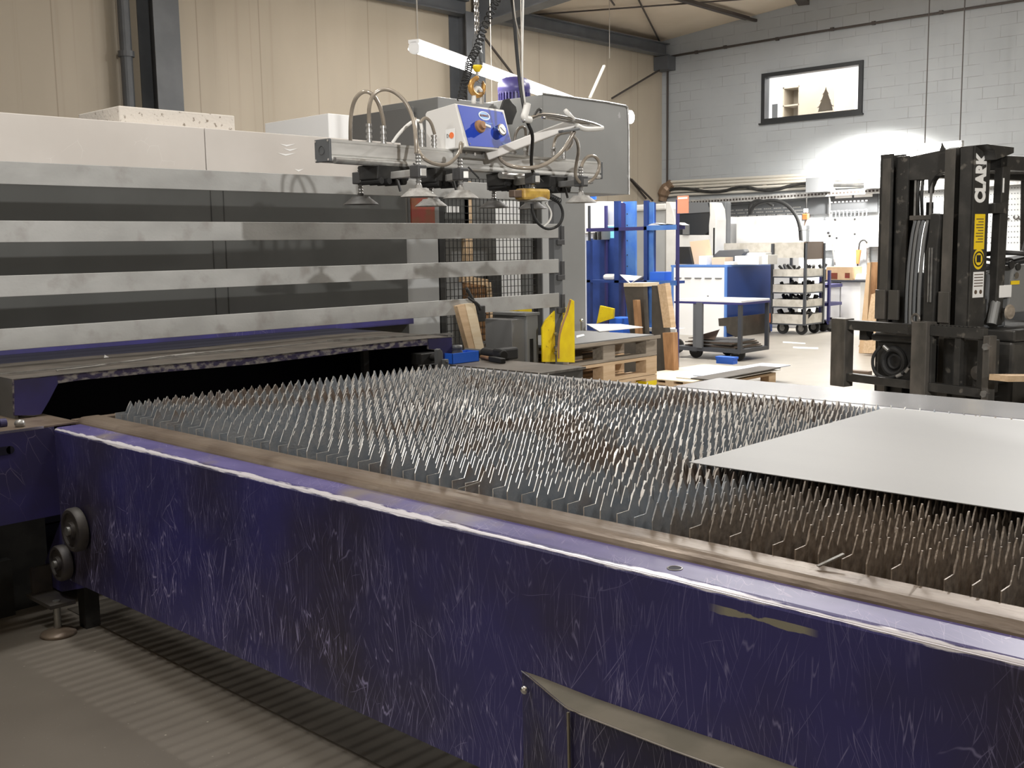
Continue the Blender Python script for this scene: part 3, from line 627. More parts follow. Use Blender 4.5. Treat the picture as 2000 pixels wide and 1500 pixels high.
for i in (1,2,3):
    z=(ap(*ez[i][0],YR).z+ap(*ez[i][1],YR).z)/2
    b=MB().box((XE-.012,YR-.012,z-.09),(XE+.06,YR+.062,z-.055)).box((XE+.03,YR-.01,z-.08),(XE+.06,YR+.01,z+.04)); b.build('clamp_bracket',m_clamp,t,bev=.002)
# ---- block, cabinets and motor standing above/behind
o=MB(); a=ap(232,206,YP+.1); c=ap(458,223,YP+.1); d=at(160,220,'x',a.x)
o.prism([(a.x,YP+.1,za-.04),(c.x,YP+.1,za-.04),(c.x,YP+.1,a.z-.0),(a.x,YP+.1,a.z)],(0,.5,0)); o=o.build('foam_block',m_rock,bev=.006); tag(o,'speckled pale block lying on top of the beige fascia','block')
y=6.3; a=ap(641,221,y); c=ap(683,226,y); d=at(480,241,'x',a.x)
o=MB().box((a.x,y,zt),(c.x,y+.8,a.z)).build('white_box',m_white,bev=.005); tag(o,'plain white box cabinet on top of the machine behind the fascia','cabinet')
y=6.75; BXL=ap(1060,184,5.95).x-.68; a=ap(806,208,y); c=ap(866,213,y); d=at(684,226,'x',a.x)
o=MB().box((a.x,y,0),(min(c.x+.1,BXL-.02),y+.9,a.z)).build('grey_cabinet',m_cabdk,bev=.004); tag(o,'dark grey box cabinet behind the left half of the vacuum lifter','cabinet')
y=5.95; a=ap(1060,184,y); c=ap(1227,199,y); zb=ap(1150,377,y).z
BX=a.x; BX2=c.x
t=thing('extraction_unit','tall grey cabinet unit with overhanging top behind the right half of the lifter','cabinet',((a.x+c.x)/2,y+.6,0))
xleg=ap(1100,500,y).x; xleg2=ap(1145,500,y).x
MB().box((a.x,y,zb),(c.x,y+1.35,a.z)).build('overhanging_box',m_cab,t,bev=.004)
MB().box((xleg,y+.01,0),(xleg2,y+.5,zb)).build('support_column',m_cab,t,bev=.004)
b=MB(); n=14
b.tube([(a.x-.005,y-.004,a.z+.006),(c.x-.06,y-.004,a.z+.006),(c.x+.004,y-.004,a.z-.03),(c.x+.004,y-.004,zb)],.008,6,smooth=1).build('edge_cable',m_steel,t)
my=6.7; mc=ap(1004,170,my); R=.145
t=thing('fan_motor','violet finned electric motor standing on top of the grey cabinet unit','motor',(mc.x,my,a.z))
z1=ap(1003,152,my).z; z0=ap(1003,193,my).z; zm=ap(1003,184,my).z
MB().lathe([(R*1.0,zm),(R*1.03,zm+.05),(R*.98,z1-.05),(R*.80,z1-.012),(R*.6,z1),(0,z1)],(mc.x,my,0),n=28).build('cap',m_motor,t,smooth=True)
b=MB().cyl((mc.x,my,z0-.1),(mc.x,my,zm+.01),R*.82,n=24)
for i in range(30):
    an=2*PI*i/30; b.bar((mc.x+R*.9*math.cos(an),my+R*.9*math.sin(an),z0-.1),(mc.x+R*.9*math.cos(an),my+R*.9*math.sin(an),zm+.01),.012,.03,up=(math.cos(an),math.sin(an),0))
b.build('cooling_fins',m_motor,t)

a1=ap(985,196,6.0); 
o=MB().box((BX-.66,6.5,0),(BX-.012,7.2,z0-.1)).build('grey_cabinet',m_cab,bev=.004); tag(o,'grey box cabinet under the violet motor','cabinet')
o=MB().box((5.55,7.8,0),(8.6,8.2,2.1)).build('grey_cabinet',m_house2); tag(o,'grey cabinet seen through the black wire mesh fence','cabinet')
# ---- mesh fence
yf=5.66; x0=ap(870,500,yf).x; x1=ap(1050,500,yf).x; zt2=ap(950,350,yf).z
t=thing('mesh_fence','black wire mesh fence panel behind the guard rails','fence',((x0+x1)/2,yf,0))
b=MB()
for i in range(int((x1-x0)/.04)+1): b.bar((x0+i*.04,yf,.1),(x0+i*.04,yf,zt2),.0045,.0045)
for i in range(int((zt2-.1)/.05)+1): b.bar((x0,yf-.004,.1+i*.05),(x1,yf-.004,.1+i*.05),.0045,.0045)
b.build('wire_mesh',m_black,t)
for x in (x0-.05,x1): MB().box((x-.025,yf-.02,0),(x+.025,yf+.03,zt2+.1)).build('fence_post',m_black,t)
xg=ap(1068,500,yf).x; MB().box((xg-.05,yf,0),(xg+.05,yf+.05,zt2+.1)).build('fence_post',m_house2,t)
# clutter behind the fence
a=ap(914,400,5.9); o=MB().box((a.x-.04,5.9,0),(a.x+.04,5.94,2.0)).build('wooden_post',m_wood); tag(o,'pale wooden batten standing behind the mesh fence','batten')
a=ap(860,400,5.9); c=ap(897,440,5.9); t=thing('label_box','dark box with a white barcode label behind the mesh fence','box',(c.x,5.95,c.z)); MB().box((a.x,5.9,c.z-.1),(c.x+.1,6.1,a.z+.25)).build('box_body',m_house,t)
bb=MB(); 
for i in range(7): q=ap(872+i*3.6,402,5.899); q2=ap(872+i*3.6,415,5.899); bb.box((q.x,5.895,q2.z),(q.x+.012,5.9,q.z))
bb.build('label',m_paper,t)
t=thing('leaning_pallet','brown wooden pallet leaning behind the mesh fence','pallet',ap(930,680,5.75)); 
q=[ap(*p,5.7) for p in ((900,545),(950,552),(960,680),(910,680))]
MB().bar(q[1],q[2],.05,.05).bar(q[0],q[1],.04,.05).build('deck_board',m_wood,t); MB().bar((q[0]+q[1])/2,(q[2]+q[3])/2,.22,.03,up=(0,1,0)).build('deck_board',m_woodbr,t)
o=MB().box((ap(953,560,6.3).x,6.3,0),(ap(980,560,6.3).x,6.35,ap(965,538,6.3).z)).build('black_sheet',m_black); tag(o,'black panel standing behind the mesh fence','panel')
# ---- corner shelf beside the portal, with tools
zc_=.843
def az(px,py,z=zc_): return at(px,py,'z',z)
pc=az(1062,728); pr=az(1140,716); pl=az(880,713)
o=thing('tool_shelf','dark topped steel box shelf at the far end of the table holding tools','shelf',((pl.x+pc.x)/2+.15,4.1,.5))
x0_,x1_=4.11,pr.x; y0_=pc.y
MB().box((x0_,y0_,zc_-.006),(x1_,4.72,zc_)).build('shelf_top',m_plat,o); MB().box((x0_+.01,y0_+.01,.5),(x1_-.01,4.71,zc_-.006)).build('shelf_body',m_cabdk,o)
MB().box((x0_-.002,y0_-.003,zc_-.012),(x1_+.002,y0_,zc_+.001)).build('bright_edge',m_steel,o)
def boxz(name,m,px0,px1,pyb,pyt,depth,lab,cat,z=zc_,bev=.003,y=None):
    a=az(px0,pyb,z) if y is None else ap(px0,pyb,y); y_=a.y; c=ap(px1,pyb,y_); tt=ap(px0,pyt,y_)
    o=MB().box((a.x,y_,z if y is None else min(a.z,c.z)),(c.x,y_+depth,tt.z)).build(name,m,bev=bev); tag(o,lab,cat); return o,a,c,tt.z
# blue bin (open box)
a=az(884,712); y_=a.y
xa=ap(884,710,y_).x; xb=ap(936,706,y_).x; zt_=ap(900,689,y_).z
t=thing('blue_bin','small bright blue plastic bin on the tool shelf','bin',((xa+xb)/2,y_+.06,zc_))
wd=.10
b=MB().box((xa,y_,zc_),(xb,y_+.004,zt_)).box((xa,y_,zc_),(xa+.004,y_+wd,zt_)).box((xb-.004,y_,zc_),(xb,y_+wd,zt_)).box((xa,y_+wd-.004,zc_),(xb,y_+wd,zt_)).box((xa,y_,zc_),(xb,y_+wd,zc_+.004)); b.build('tray',m_bluebin,t,bev=.001)
pot=az(906,690,zc_); t=thing('small_pot','dark round pot with collar standing in the blue bin','pot',(xa+.09,y_+.06,zc_+.004))
MB().lathe([(.035,.004),(.04,.05),(.025,.075),(.03,.08),(.03,.10),(.0,.10)],(xa+.09,y_+.055,zc_),n=20).build('pot_body',m_machdk,t,smooth=True)
# black case
o,a,c,z_=boxz('black_case',m_blackrub,978,1014,706,682,.07,'black moulded tool case on the tool shelf','case',bev=.012)
# hammers
t=thing('hand_hammer','dark hammer with brown handle lying on the tool shelf in front of the case','hammer',az(960,702))
p=az(940,697,zc_+.015); q=az(982,705,zc_+.015); MB().cyl(p,q,.011,.014,12).build('handle',m_woodbr,t,smooth=True); MB().bar(q-(q-p)*.55,q+(q-p)*.02,.034,.03).build('head',m_blackrub,t,bev=.005)
t=thing('rubber_mallet','black rubber mallet lying on the tool shelf behind the hammer','mallet',az(955,690))
p=az(945,688,zc_+.035); q=az(985,694,zc_+.035); MB().cyl(p,q,.028,.028,18).build('head',m_blackrub,t,smooth=False,bev=.004); MB().cyl(p+Vector((.04,0,0)),p+Vector((.04,.2,.0)),.012).build('handle',m_machdk,t)
# plank leaning
yk=az(935,690).y+.12
pk=[ap(*p,yk) for p in ((893,598),(908,594),(945,688),(918,690))]; pk2=[ap(*p,yk) for p in ((908,594),(927,592),(946,686),(930,689))]
o=thing('timber_offcut','pale thick timber offcut leaning behind the blue bin','timber',(pk[3].x,yk,zc_)); 
MB().prism(pk,(0,.04,0)).build('end_face',m_wood,o); MB().prism([p+Vector((0,-.002,0)) for p in pk2],(0,.05,0)).build('planed_face',m_woodlt,o)
t=thing('spring_clamp','black spring clamp gripping the lowest guard rail','clamp',ap(935,620,YR-.05))
MB().tube([ap(*p,YR-.04) for p in ((911,563),(922,583),(932,600),(934,613))],.011,8,smooth=1).tube([ap(*p,YR-.05) for p in ((939,605),(934,593),(918,585),(914,580))],.008,8,smooth=1).build('handles',m_blackrub,t,smooth=True)
MB().box(ap(927,598,YR-.03)-Vector((0,0,0)),ap(938,626,YR+.02)).build('jaws',m_black,t,bev=.004)
# grey post box and yellow guard
yg=5.0
a=ap(1005,712,yg); c=ap(1052,712,yg); m_=ap(1030,712,yg); zt_=ap(1030,617,yg).z
t=thing('grey_pedestal','grey metal pedestal box with a dark slot beside the yellow guard','pedestal',((a.x+c.x)/2,yg+.15,0))
MB().box((m_.x,yg,0),(c.x,yg+.3,zt_)).build('body',m_cab,t,bev=.004); MB().box((a.x,yg+.02,0),(m_.x,yg+.28,zt_-.02)).build('side_cover',m_cabdk,t,bev=.004)
MB().box((m_.x-.02,yg-.01,zt_),(c.x+.01,yg+.31,zt_+.02)).build('lid',m_cab,t,bev=.003)
q=ap(1035,662,yg-.003); q2=ap(1042,705,yg-.003); MB().box((q.x,yg-.004,q2.z-.05),(q2.x,yg,q.z)).build('slot',m_black,t)
q=ap(1013,600,yg+.4); q2=ap(1040,620,yg+.4); o=MB().box((q.x,yg+.4,0),(q2.x,yg+.5,q.z)).build('yellow_bollard',m_yellow,bev=.01); tag(o,'yellow bollard top showing behind the grey pedestal','bollard')
yy=4.75
t=thing('yellow_guard','tall yellow curved steel corner guard with rounded top','guard',ap(1100,700,yy))
img=[(1090,707),(1090,690),(1093,655),(1098,632),(1106,612),(1113,590),(1115,584),(1122,588),(1123,708)]
MB().prism([ap(*p,yy) for p in img],(0,.012,0)).build('front_leaf',m_yellow,t,bev=.002)
img=[(1060,707),(1059,640),(1066,625),(1090,600),(1106,600),(1100,625),(1092,655),(1089,707)]
MB().prism([ap(px,py,yy+.14) for px,py in img],(0,.012,0)).build('rear_leaf',m_yellow,t,bev=.002)
MB().tube([ap(*p,yy) for p in ((1091,700),(1091,660),(1099,632),(1108,610),(1114,586))],.008,6,smooth=1).build('rolled_edge',m_woodbr,t)
for p in ((1084,652),(1084,690)): q=ap(*p,yy+.135); MB().cyl(q,q+Vector((0,-.02,0)),.012,n=6).build('bolt',m_steel,t)
t=thing('latch_fitting','small chrome latch fitting behind the yellow guard','latch',ap(1136,640,yy)); q=ap(1136,626,yy); MB().cyl(q+Vector((0,0,-.07)),q,.007).build('stem',m_chrome,t); MB().lathe([(0,.014),(.012,.008),(.014,0),(.01,-.01),(0,-.014)],q,n=12).build('knob',m_chrome,t,smooth=True)
# ================================================================== VACUUM LIFTER hanging over the table
LO=at(643,313,'y',3.55); LO.z=0; al=R_(3.2); LE=Vector((math.cos(al),math.sin(al),0)); LN=Vector((-math.sin(al),math.cos(al),0))
def lp(s,d,z): return LO+LE*s+LN*d+Vector((0,0,z))
def lpx(px,py,d): 
    dr=fw+CR*((px-1000)/F)-CU*((py-750)/F); t=(d+LO.dot(LN))/(dr.dot(LN)); return Vector((0,0,H))+dr*t
LZ=1.857; LH=.088; LL=1.90
V=thing('vacuum_lifter','long aluminium beam vacuum lifter with hoses and suction cups hanging above the table','vacuum lifter',lp(.95,.04,1.70))
def lprism(b,dz,s0,s1): return b.prism([lp(s0,d,z) for d,z in dz],LE*(s1-s0))
b=MB(); lprism(b,[(0,LZ+.028),(0,LZ+LH-.018),(.004,LZ+LH-.016),(.004,LZ+LH-.012),(0,LZ+LH-.010),(0,LZ+LH),(.088,LZ+LH),(.088,LZ),(.006,LZ),(.0,LZ+.004),(-.002,LZ+.010),(0,LZ+.02),(.008,LZ+.023),(.008,LZ+.026)],.012,LL-.012)
b.build('beam',m_alu,V)
for s0 in (0,LL-.012): 
    lprism(MB(),[(-.004,LZ-.002),(-.004,LZ+LH+.002),(.09,LZ+LH+.002),(.09,LZ-.002)],s0,s0+.012).build('end_cap',m_capg,V,bev=.003)
EC=[o for o in COL.objects if o.name.startswith('end_cap') and o.parent==V][0]
b=MB()
for d,z in ((.004,LZ+.006),(.082,LZ+.006),(.004,LZ+LH-.006),(.082,LZ+LH-.006)): b.cyl(lp(-.002,d,z),lp(.001,d,z),.005,n=8)
b.build('cap_screws',m_chrome,EC)
MB().ring(lp(-.001,.044,LZ+.045),LE,.017,.0013,20,4).build('cap_emblem',m_clamp,EC)
# control housing
s0,s1=.70,1.035; zt_=2.142; zb_=LZ+LH-.003
b=MB(); lprism(b,[(-.105,1.948),(-.05,zt_-.003),(-.045,zt_),(.13,zt_-.02),(.14,zt_-.03),(.14,zb_),(-.0,zb_),(-.1,1.944)],s0,s1); b.build('control_housing',m_lbody,V,bev=.004)
def fp(u,v,o=0): # point on slanted front panel: u 0..1 across, v 0..1 up
    s=s0+.012+(s1-s0-.018)*u+.0; A=lp(s,-.105,1.952); B=lp(s,-.051,zt_-.006); nn=LE.cross((B-A).normalized()); return A.lerp(B,v)+nn*o
ex=LE; ey=(fp(0,1)-fp(0,0)).normalized(); nz=ex.cross(ey)
b=MB(); b.prism([fp(.04,.0,.0006),fp(1,.03,.0006),fp(.97,.96,.0006),fp(.0,1,.0006)],nz*.002); lg=b.build('blue_panel',m_lblue,V)
el=MB(); c=fp(.52,.80,.003)
el.add([c+ex*.040*math.cos(t_*PI/16)+ey*.022*math.sin(t_*PI/16) for t_ in range(32)],[tuple(range(32))]); el.build('oval_logo',m_lblue2,lg)
el=MB(); n_=32; vs=[]
for t_ in range(n_):
    for k in (1,.84): vs.append(c+nz*.0008+ex*.038*k*math.cos(t_*PI/16)+ey*.021*k*math.sin(t_*PI/16))
el.add(vs,[(2*i,2*((i+1)%n_),2*((i+1)%n_)+1,2*i+1) for i in range(n_)]); el.build('logo_ring',m_logow,lg)
text('SCHMALZ',.0135,'logo_lettering',m_red,lg,frame_mx(c+nz*.001,ex,ey),bold=.0003)
text('VacuMaster',.017,'panel_lettering',m_lblue2,lg,frame_mx(fp(.54,.62,.0028),ex,ey))
text('Basic',.013,'panel_lettering',m_lblue2,lg,frame_mx(fp(.72,.53,.0028),ex,ey))
text('750',.022,'capacity_lettering',m_lblue2,lg,frame_mx(fp(.83,.10,.0028),ex,ey),bold=.0004)
c=fp(.35,.50,.002); vs_=MB().lathe([(.030,0),(.029,.012),(.020,.016),(.018,.03),(0,.03)],c,nz,20).build('vacuum_switch',m_woodbr,V,auto=True)
MB().bar(c+nz*.028+ex*.01,c+nz*.028+ex*.045-ey*.008,.012,.01,up=nz).build('switch_lever',m_whitish,vs_,bev=.002)
c=fp(.80,.46,.002); vg_=MB().lathe([(.029,0),(.029,.014),(.025,.016),(.0,.014)],c,nz,24).build('vacuum_gauge',m_chrome,V,auto=True)
MB().cyl(c+nz*.0145,c+nz*.0165,.023,n=20).build('gauge_dial',m_paper,vg_); MB().bar(c+nz*.0172+ex*.012-ey*.012,c+nz*.0172-ex*.012+ey*.01,.004,.001,up=nz).build('gauge_needle',m_ink,vg_)
b=MB()
for u,v in ((.06,.05),(.95,.93)): b.cyl(fp(u,v,.002),fp(u,v,.004),.004,n=8)
b.build('panel_screws',m_chrome,lg)
# safety sticker on housing side
sx=s0-.001
def sidep(px,py): 
    dr=fw+CR*((px-1000)/F)-CU*((py-750)/F); o_=lp(sx,0,0); t=(o_.dot(LE))/(dr.dot(LE)); return Vector((0,0,H))+dr*t
q=[sidep(*p) for p in ((870,253),(889,250),(889,288),(870,292))]; ss_=MB().add(q,[(0,3,2,1)]).build('safety_sticker',m_paper,V)
c=(q[1]*.62+q[0]*.38)+Vector((0,0,-.03)); MB().cyl(c,c-LE*.0015,.014,n=16).build('sticker_symbol',m_orange,ss_)
c=q[0]+(q[1]-q[0])*.25+Vector((0,0,-.03)); MB().ring(c-LE*.001,LE,.010,.0012,3,4).build('sticker_symbol',m_ink,ss_)
# rear black lifting bracket
cc=[lpx(*p,.10) for p in ((978,215),(985,195),(995,192),(1000,200),(1008,208),(1010,218),(1003,235),(1001,243),(993,243),(985,225))]
MB().prism(cc,LN*.012).build('lifting_bracket',m_black,V,bev=.002)
# mounting plate with screws under housing
q0=lpx(908,297,-.02); b=MB(); lprism(b,[(-.03,LZ+.052),(-.03,zb_+.006),(-.002,zb_+.006),(-.002,LZ+.052)],s0+.03,s0+.22); b.build('mounting_plate',m_steel,V,bev=.002)
b=MB()
for u in (.05,.11,.17): b.cyl(lp(s0+.03+u,-.031,LZ+.07),lp(s0+.03+u,-.036,LZ+.07),.008,n=8)
b.build('plate_bolts',m_chrome,V)
# operator handle
h0=lpx(952,305,-.05); h1=lpx(1122,240,-.40)
MB().bar(h0,h1,.028,.042).build('handle_arm',m_lbody,V,bev=.005)
D4=-.42
def L4(*pp,d=D4): return [lpx(px,py,d) for px,py in pp]
MB().tube(L4((1022,236),(1040,230),(1056,223),(1090,226),(1130,235),(1160,242),(1176,250)),.009,10,smooth=2).build('handlebar',m_chrome,V,smooth=True)
MB().tube(L4((1060,229),(1090,233),(1120,240),(1150,243)),.007,8,smooth=1).build('handlebar',m_chrome,V,smooth=True)
MB().tube(L4((1030,203),(1027,218),(1022,232),(1035,234)),.016,10,smooth=2).build('grip',m_whitish,V,smooth=True)
MB().tube(L4((1104,216),(1112,225),(1120,234)),.011,10).build('grip',m_whitish,V,smooth=True)
MB().tube(L4((1126,245),(1140,252),(1158,252),(1176,250)),.012,10,smooth=2).build('grip',m_whitish,V,smooth=True)
MB().tube(L4((1044,226),(1050,214),(1057,213),(1056,225)),.006,8,smooth=2).build('brake_lever',m_black,V,smooth=True)
MB().bar(lpx(1095,257,D4),lpx(1128,252,D4),.03,.012).build('trigger',m_machdk,V,bev=.003)
# hoses
def hose(pts,r=.0085,m=m_hose,sm=2): 
    return MB().tube([lpx(px,py,d) for px,py,d in pts],r,8,smooth=sm).build('vacuum_hose',m,V,smooth=True)
hose([(685,288,.20),(684,262,.18),(685,225,.15),(692,194,.12),(708,178,.08),(724,180,.06),(738,198,.05),(747,225,.045),(750,246,.045)])
hose([(721,242,.045),(720,210,.04),(728,184,.02),(747,173,.0),(768,177,-.04),(790,195,-.10),(806,226,-.17),(812,262,-.2),(813,300,-.2)])
hose([(766,280,.16),(778,262,.14),(800,240,.10),(815,234,.08),(822,240,.05),(824,254,.045)],.0075,m_whitish)
hose([(820,240,.05),(830,228,.05),(842,238,.045),(849,262,.045)],.0075)
hose([(811,232,-.0),(812,270,-.1),(818,300,-.18),(838,318,-.2),(870,324,-.2),(888,312,-.2),(900,292,-.2),(903,280,-.2),(899,279,-.2),(899,300,-.2)],.008)
hose([(973,302,-.06),(982,318,-.15),(1005,327,-.25),(1040,329,-.3),(1070,320,-.34),(1100,295,-.38),(1116,268,-.4),(1122,256,-.41)],.0095,m_hose)
hose([(1004,285,.045),(1006,262,.04),(1015,248,.04),(1026,248,.04),(1027,266,.045)],.007,m_hosedk)
hose([(1030,300,.045),(1032,275,.0),(1036,255,-.1)],.006,m_hosedk)
hose([(1081,288,.045),(1084,270,.04),(1094,261,.0),(1110,259,-.2),(1116,257,-.3)],.0075,m_hose)
hose([(1101,295,.045),(1112,290,.02),(1120,276,-.05),(1118,262,-.2)],.0075,m_hose)
hose([(1116,262,-.40),(1127,272,-.36),(1131,295,-.3),(1125,322,-.24),(1123,345,-.22),(1135,360,-.21),(1155,355,-.2),(1168,338,-.2),(1172,318,-.2),(1162,304,-.2),(1148,305,-.2),(1137,318,-.2),(1135,332,-.2)],.0085,m_hose)
# fittings on top of beam
for px,y0,y1 in ((721,242,276),(749,246,279),(824,254,288),(848,264,291),(1004,285,304),(1027,266,307),(1081,288,309),(1101,294,314)):
    p=lpx(px,y1,.045); q=lpx(px,y0,.045); p.z=LZ+LH-.002; h=q.z-p.z; b=MB(); prof=[]
    for i in range(7): prof+=[(.010 if i%2 else .0135,h*i/7),(.010 if i%2 else .0135,h*(i+1)/7)]
    b.lathe(prof+[(.007,h)],p,n=12).build('hose_fitting',m_steel if px>1 else m_chrome,V,auto=True)
# cross arms, clamps, cups
cups=[(.306,.387,-.2,.25,0,1),(.561,.835,-.2,.25,0,0),(1.054,1.294,-.2,.25,0,1),(1.436,1.606,-.2,.25,0,1)]
za_=LZ-.045
def cup(s,d,dark,ztop,zc=1.705,name='suction_cup'):
    p=lp(s,d,zc); m=m_cupd if dark else m_cupg
    cu_=MB().lathe([(.078,0),(.076,.003),(.052,.022),(.045,.026),(.04,.034),(.016,.036),(.013,.05),(0,.05)],p,n=36).build(name,m,V,auto=True)
    b=MB(); zz=zc+.05; n_=9; h=(ztop-zz); pr=[]
    for i in range(n_): pr+=[(.012,h*i/n_),(.009,h*(i+.5)/n_)]
    b.lathe(pr+[(.012,h),(0,h)],lp(s,d,zz),n=12).build('spring_plunger',m_steel,cu_,auto=True)
for i,(sn,sf,dn,df,dk1,dk2) in enumerate(cups):
    A=lp(sn,dn-.03,za_); B=lp(sf,df+.03,za_)
    MB().bar(A,B,.03,.03).build('cross_arm',m_alu if i<3 else m_cabdk,V,bev=.002)
    for t_ in (-.012,):
        pass
    cup(sn,dn,dk1,LZ+.03 if i!=2 else za_+.03,1.712); cup(sf,df,dk2,za_+.05,1.700)
    for s_,d_ in ((sn,dn),(sf,df)):
        MB().box((-.026,-.026,-.026),(.026,.026,.026)).xf(Matrix.Translation(lp(s_,d_,za_+.004))@Matrix.Rotation(al,4,'Z')).build('cup_holder',m_clamp,V,bev=.004)
    sm=(sn+sf)/2
    b=MB(); lprism(b,[(-.02,LZ-.002),(.11,LZ-.002),(.10,LZ-.065),(-.01,LZ-.065)],sm-.10,sm+.09); b.build('beam_clamp',m_black,V,bev=.006)
    b=MB(); 
    for k in range(4): b.cyl(lp(sm-.08+k*.045,-.02,LZ-.07),lp(sm-.08+k*.045,.1,LZ-.07),.014,n=10)
    b.build('clamp_rollers',m_blackrub,V)
    MB().bar(lp(sm+.10,-.03,LZ+.01),lp(sm+.15,-.05,LZ-.04),.006,.006).cyl(lp(sm-.02,-.05,LZ-.06),lp(sm-.01,-.06,LZ-.115),.006,n=8).build('clamp_lever',m_black,V)
MB().cyl(lp(1.0,-.05,LZ-.02),lp(1.25,-.05,LZ-.02),.016,n=12).cyl(lp(.02,-.008,LZ+.003),lp(.42,-.008,LZ+.003),.014,n=12).build('side_tube',m_steel,V,smooth=False)
MB().box((0,0,0),(.19,.03,.035)).xf(Matrix.Translation(lp(1.56,-.05,LZ-.035))@Matrix.Rotation(al,4,'Z')).build('end_arm',m_cabdk,V,bev=.003)
# yellow grimy control unit under beam, with looped cable
c=lpx(1040,380,-.22)
MB().box((-.085,-.035,-.026),(.085,.035,.026)).xf(Matrix.Translation(c)@Matrix.Rotation(al-.15,4,'Z')).build('yellow_pendant',m_yellowin,V,bev=.012)
MB().box((-.13,-.02,-.015),(-.06,.02,.018)).xf(Matrix.Translation(c)@Matrix.Rotation(al-.15,4,'Z')).build('pendant_bracket',m_grime,V,bev=.004)
MB().tube([lpx(*p) for p in ((1068,382,-.22),(1085,388,-.22),(1098,405,-.22),(1100,425,-.22),(1090,443,-.22),(1068,449,-.22),(1048,435,-.22),(1040,415,-.22),(1039,398,-.22))],.007,8,smooth=2).build('pendant_cable',m_blackrub,V,smooth=True)
MB().tube([lpx(*p) for p in ((1066,396,-.22),(1078,415,-.22),(1074,432,-.22),(1060,444,-.22))],.005,8,smooth=2).build('pendant_cable',m_whitish,V,smooth=True)
b=MB(); p0=lpx(1064,378,-.22); p1=lpx(1092,392,-.22)
for i in range(9): b.ring(p0.lerp(p1,i/8),(p1-p0),.012,.003,12,5)
b.build('coiled_lead',m_blackrub,V)
# shackle on the housing
hx=lpx(933,190,.03)
b=MB(); pA=lpx(925,202,.03); pB=lpx(941,203,.03); tp_=lpx(926,178,.03); tq=lpx(941,180,.03)
b.tube([pA,tp_,lpx(933,170,.03),tq,pB],.011,8,smooth=1); b.build('lifting_shackle',m_whitish,V,smooth=True)
# hoist
hy=.03
Hh=thing('chain_hoist_hook','black and yellow hoist hook block hanging on a steel chain','hoist hook',lpx(932,175,hy))
ax_=lpx(932,130,hy); ztt=lpx(932,100,hy).z; zmm=lpx(932,128,hy).z; zbb=lpx(932,141,hy).z
MB().lathe([(.026,0),(.028,.02),(.026,.022),(.028,.03),(.026,.05),(.028,.055),(.024,.062),(.022,.10),(.014,.14),(0,.14)],(ax_.x,ax_.y,zmm),n=18).build('hook_block',m_machdk,Hh,auto=True)
MB().lathe([(.0,zbb-zmm),(.012,zbb-zmm+.002),(.026,-.008),(.026,0)],(ax_.x,ax_.y,zmm),n=18).build('yellow_cap',m_sticker,Hh,smooth=True)
MB().cyl((ax_.x,ax_.y,zbb),lpx(931,158,hy),.008,n=8).build('swivel_stem',m_steel,Hh)
hk=[(932,152),(922,158),(918,170),(923,182),(934,188),(944,180),(945,166),(942,160)]
MB().tube([lpx(*p,hy) for p in hk],[.012,.014,.014,.013,.011,.008],8,smooth=2).build('hook',m_gold,Hh,smooth=True)
MB().bar(lpx(944,162,hy),lpx(933,160,hy),.008,.006).build('safety_latch',m_steel,Hh)
top=lpx(932,104,hy); b=MB()
k=0; z=top.z
while z<6.2:
    for dx in (-.006,.009):
        axv=LE if (k%2) else LN
        pts=[]; 
        for i in range(8):
            a_=2*PI*i/8; pts.append(Vector((top.x,top.y,z))+LE*dx+(LE if k%2 else LN)*.0065*math.cos(a_)+Vector((0,0,.015*math.sin(a_))))
        b.tube(pts,.0032,4,closed=True)
    z+=.022; k+=1
b.build('load_chain',m_chrome,Hh)
# coiled air line, black cable, rope
b=MB(); path=[(900,196),(908,160),(914,142),(917,122),(932,95),(945,55),(965,10),(985,-25)]
P=[lpx(px,py,-.03) for px,py in path]; Q=[]
for i in range(len(P)-1):
    for j in range(10): Q.append(P[i].lerp(P[i+1],j/10))
turns=33; pts=[]; nn=turns*9
for i in range(nn):
    u=i/nn*(len(Q)-2); c=Q[int(u)].lerp(Q[int(u)+1],u%1); d=(Q[min(int(u)+1,len(Q)-1)]-Q[int(u)]).normalized(); a_=d.orthogonal().normalized(); a_=LN-d*LN.dot(d); a_.normalize(); bb=d.cross(a_); th=2*PI*turns*i/nn
    pts.append(c+(a_*math.cos(th)+bb*math.sin(th))*.017)
o=b.tube(pts,.0032,5).build('coiled_air_line',m_blackrub); tag(o,'black coiled air line winding up beside the hoist chain','air line')
o=MB().tube([lpx(*p) for p in ((995,-30,-.3),(1000,0,-.3),(1004,25,-.3),(1006,60,-.3),(1010,110,-.3),(1015,160,-.32),(1022,205,-.38),(1030,240,-.4),(1041,262,-.38),(1039,290,-.3),(1037,320,-.25),(1043,345,-.2),(1044,372,-.2))],.008,8,smooth=2).build('control_cable',m_blackrub,smooth=True); tag(o,'black control cable running down from above to the lifter','cable')
o=MB().tube([lpx(*p,-.42) for p in ((1023,-30),(1022,0),(1021,60),(1020,130),(1021,165),(1026,205))],.0045,6,smooth=1).build('pull_rope',m_whitish,smooth=True); tag(o,'pale straight rope hanging down to the white handle grip','rope')
o=MB().tube([lpx(*p,-.40) for p in ((1001,-30),(1003,5),(1006,35),(1013,65),(1018,85),(1016,105),(1019,130),(1021,145))],.003,6,smooth=2).build('pull_rope',m_wire,smooth=True); tag(o,'thin slack wire curving beside the pale rope above the lifter','rope')
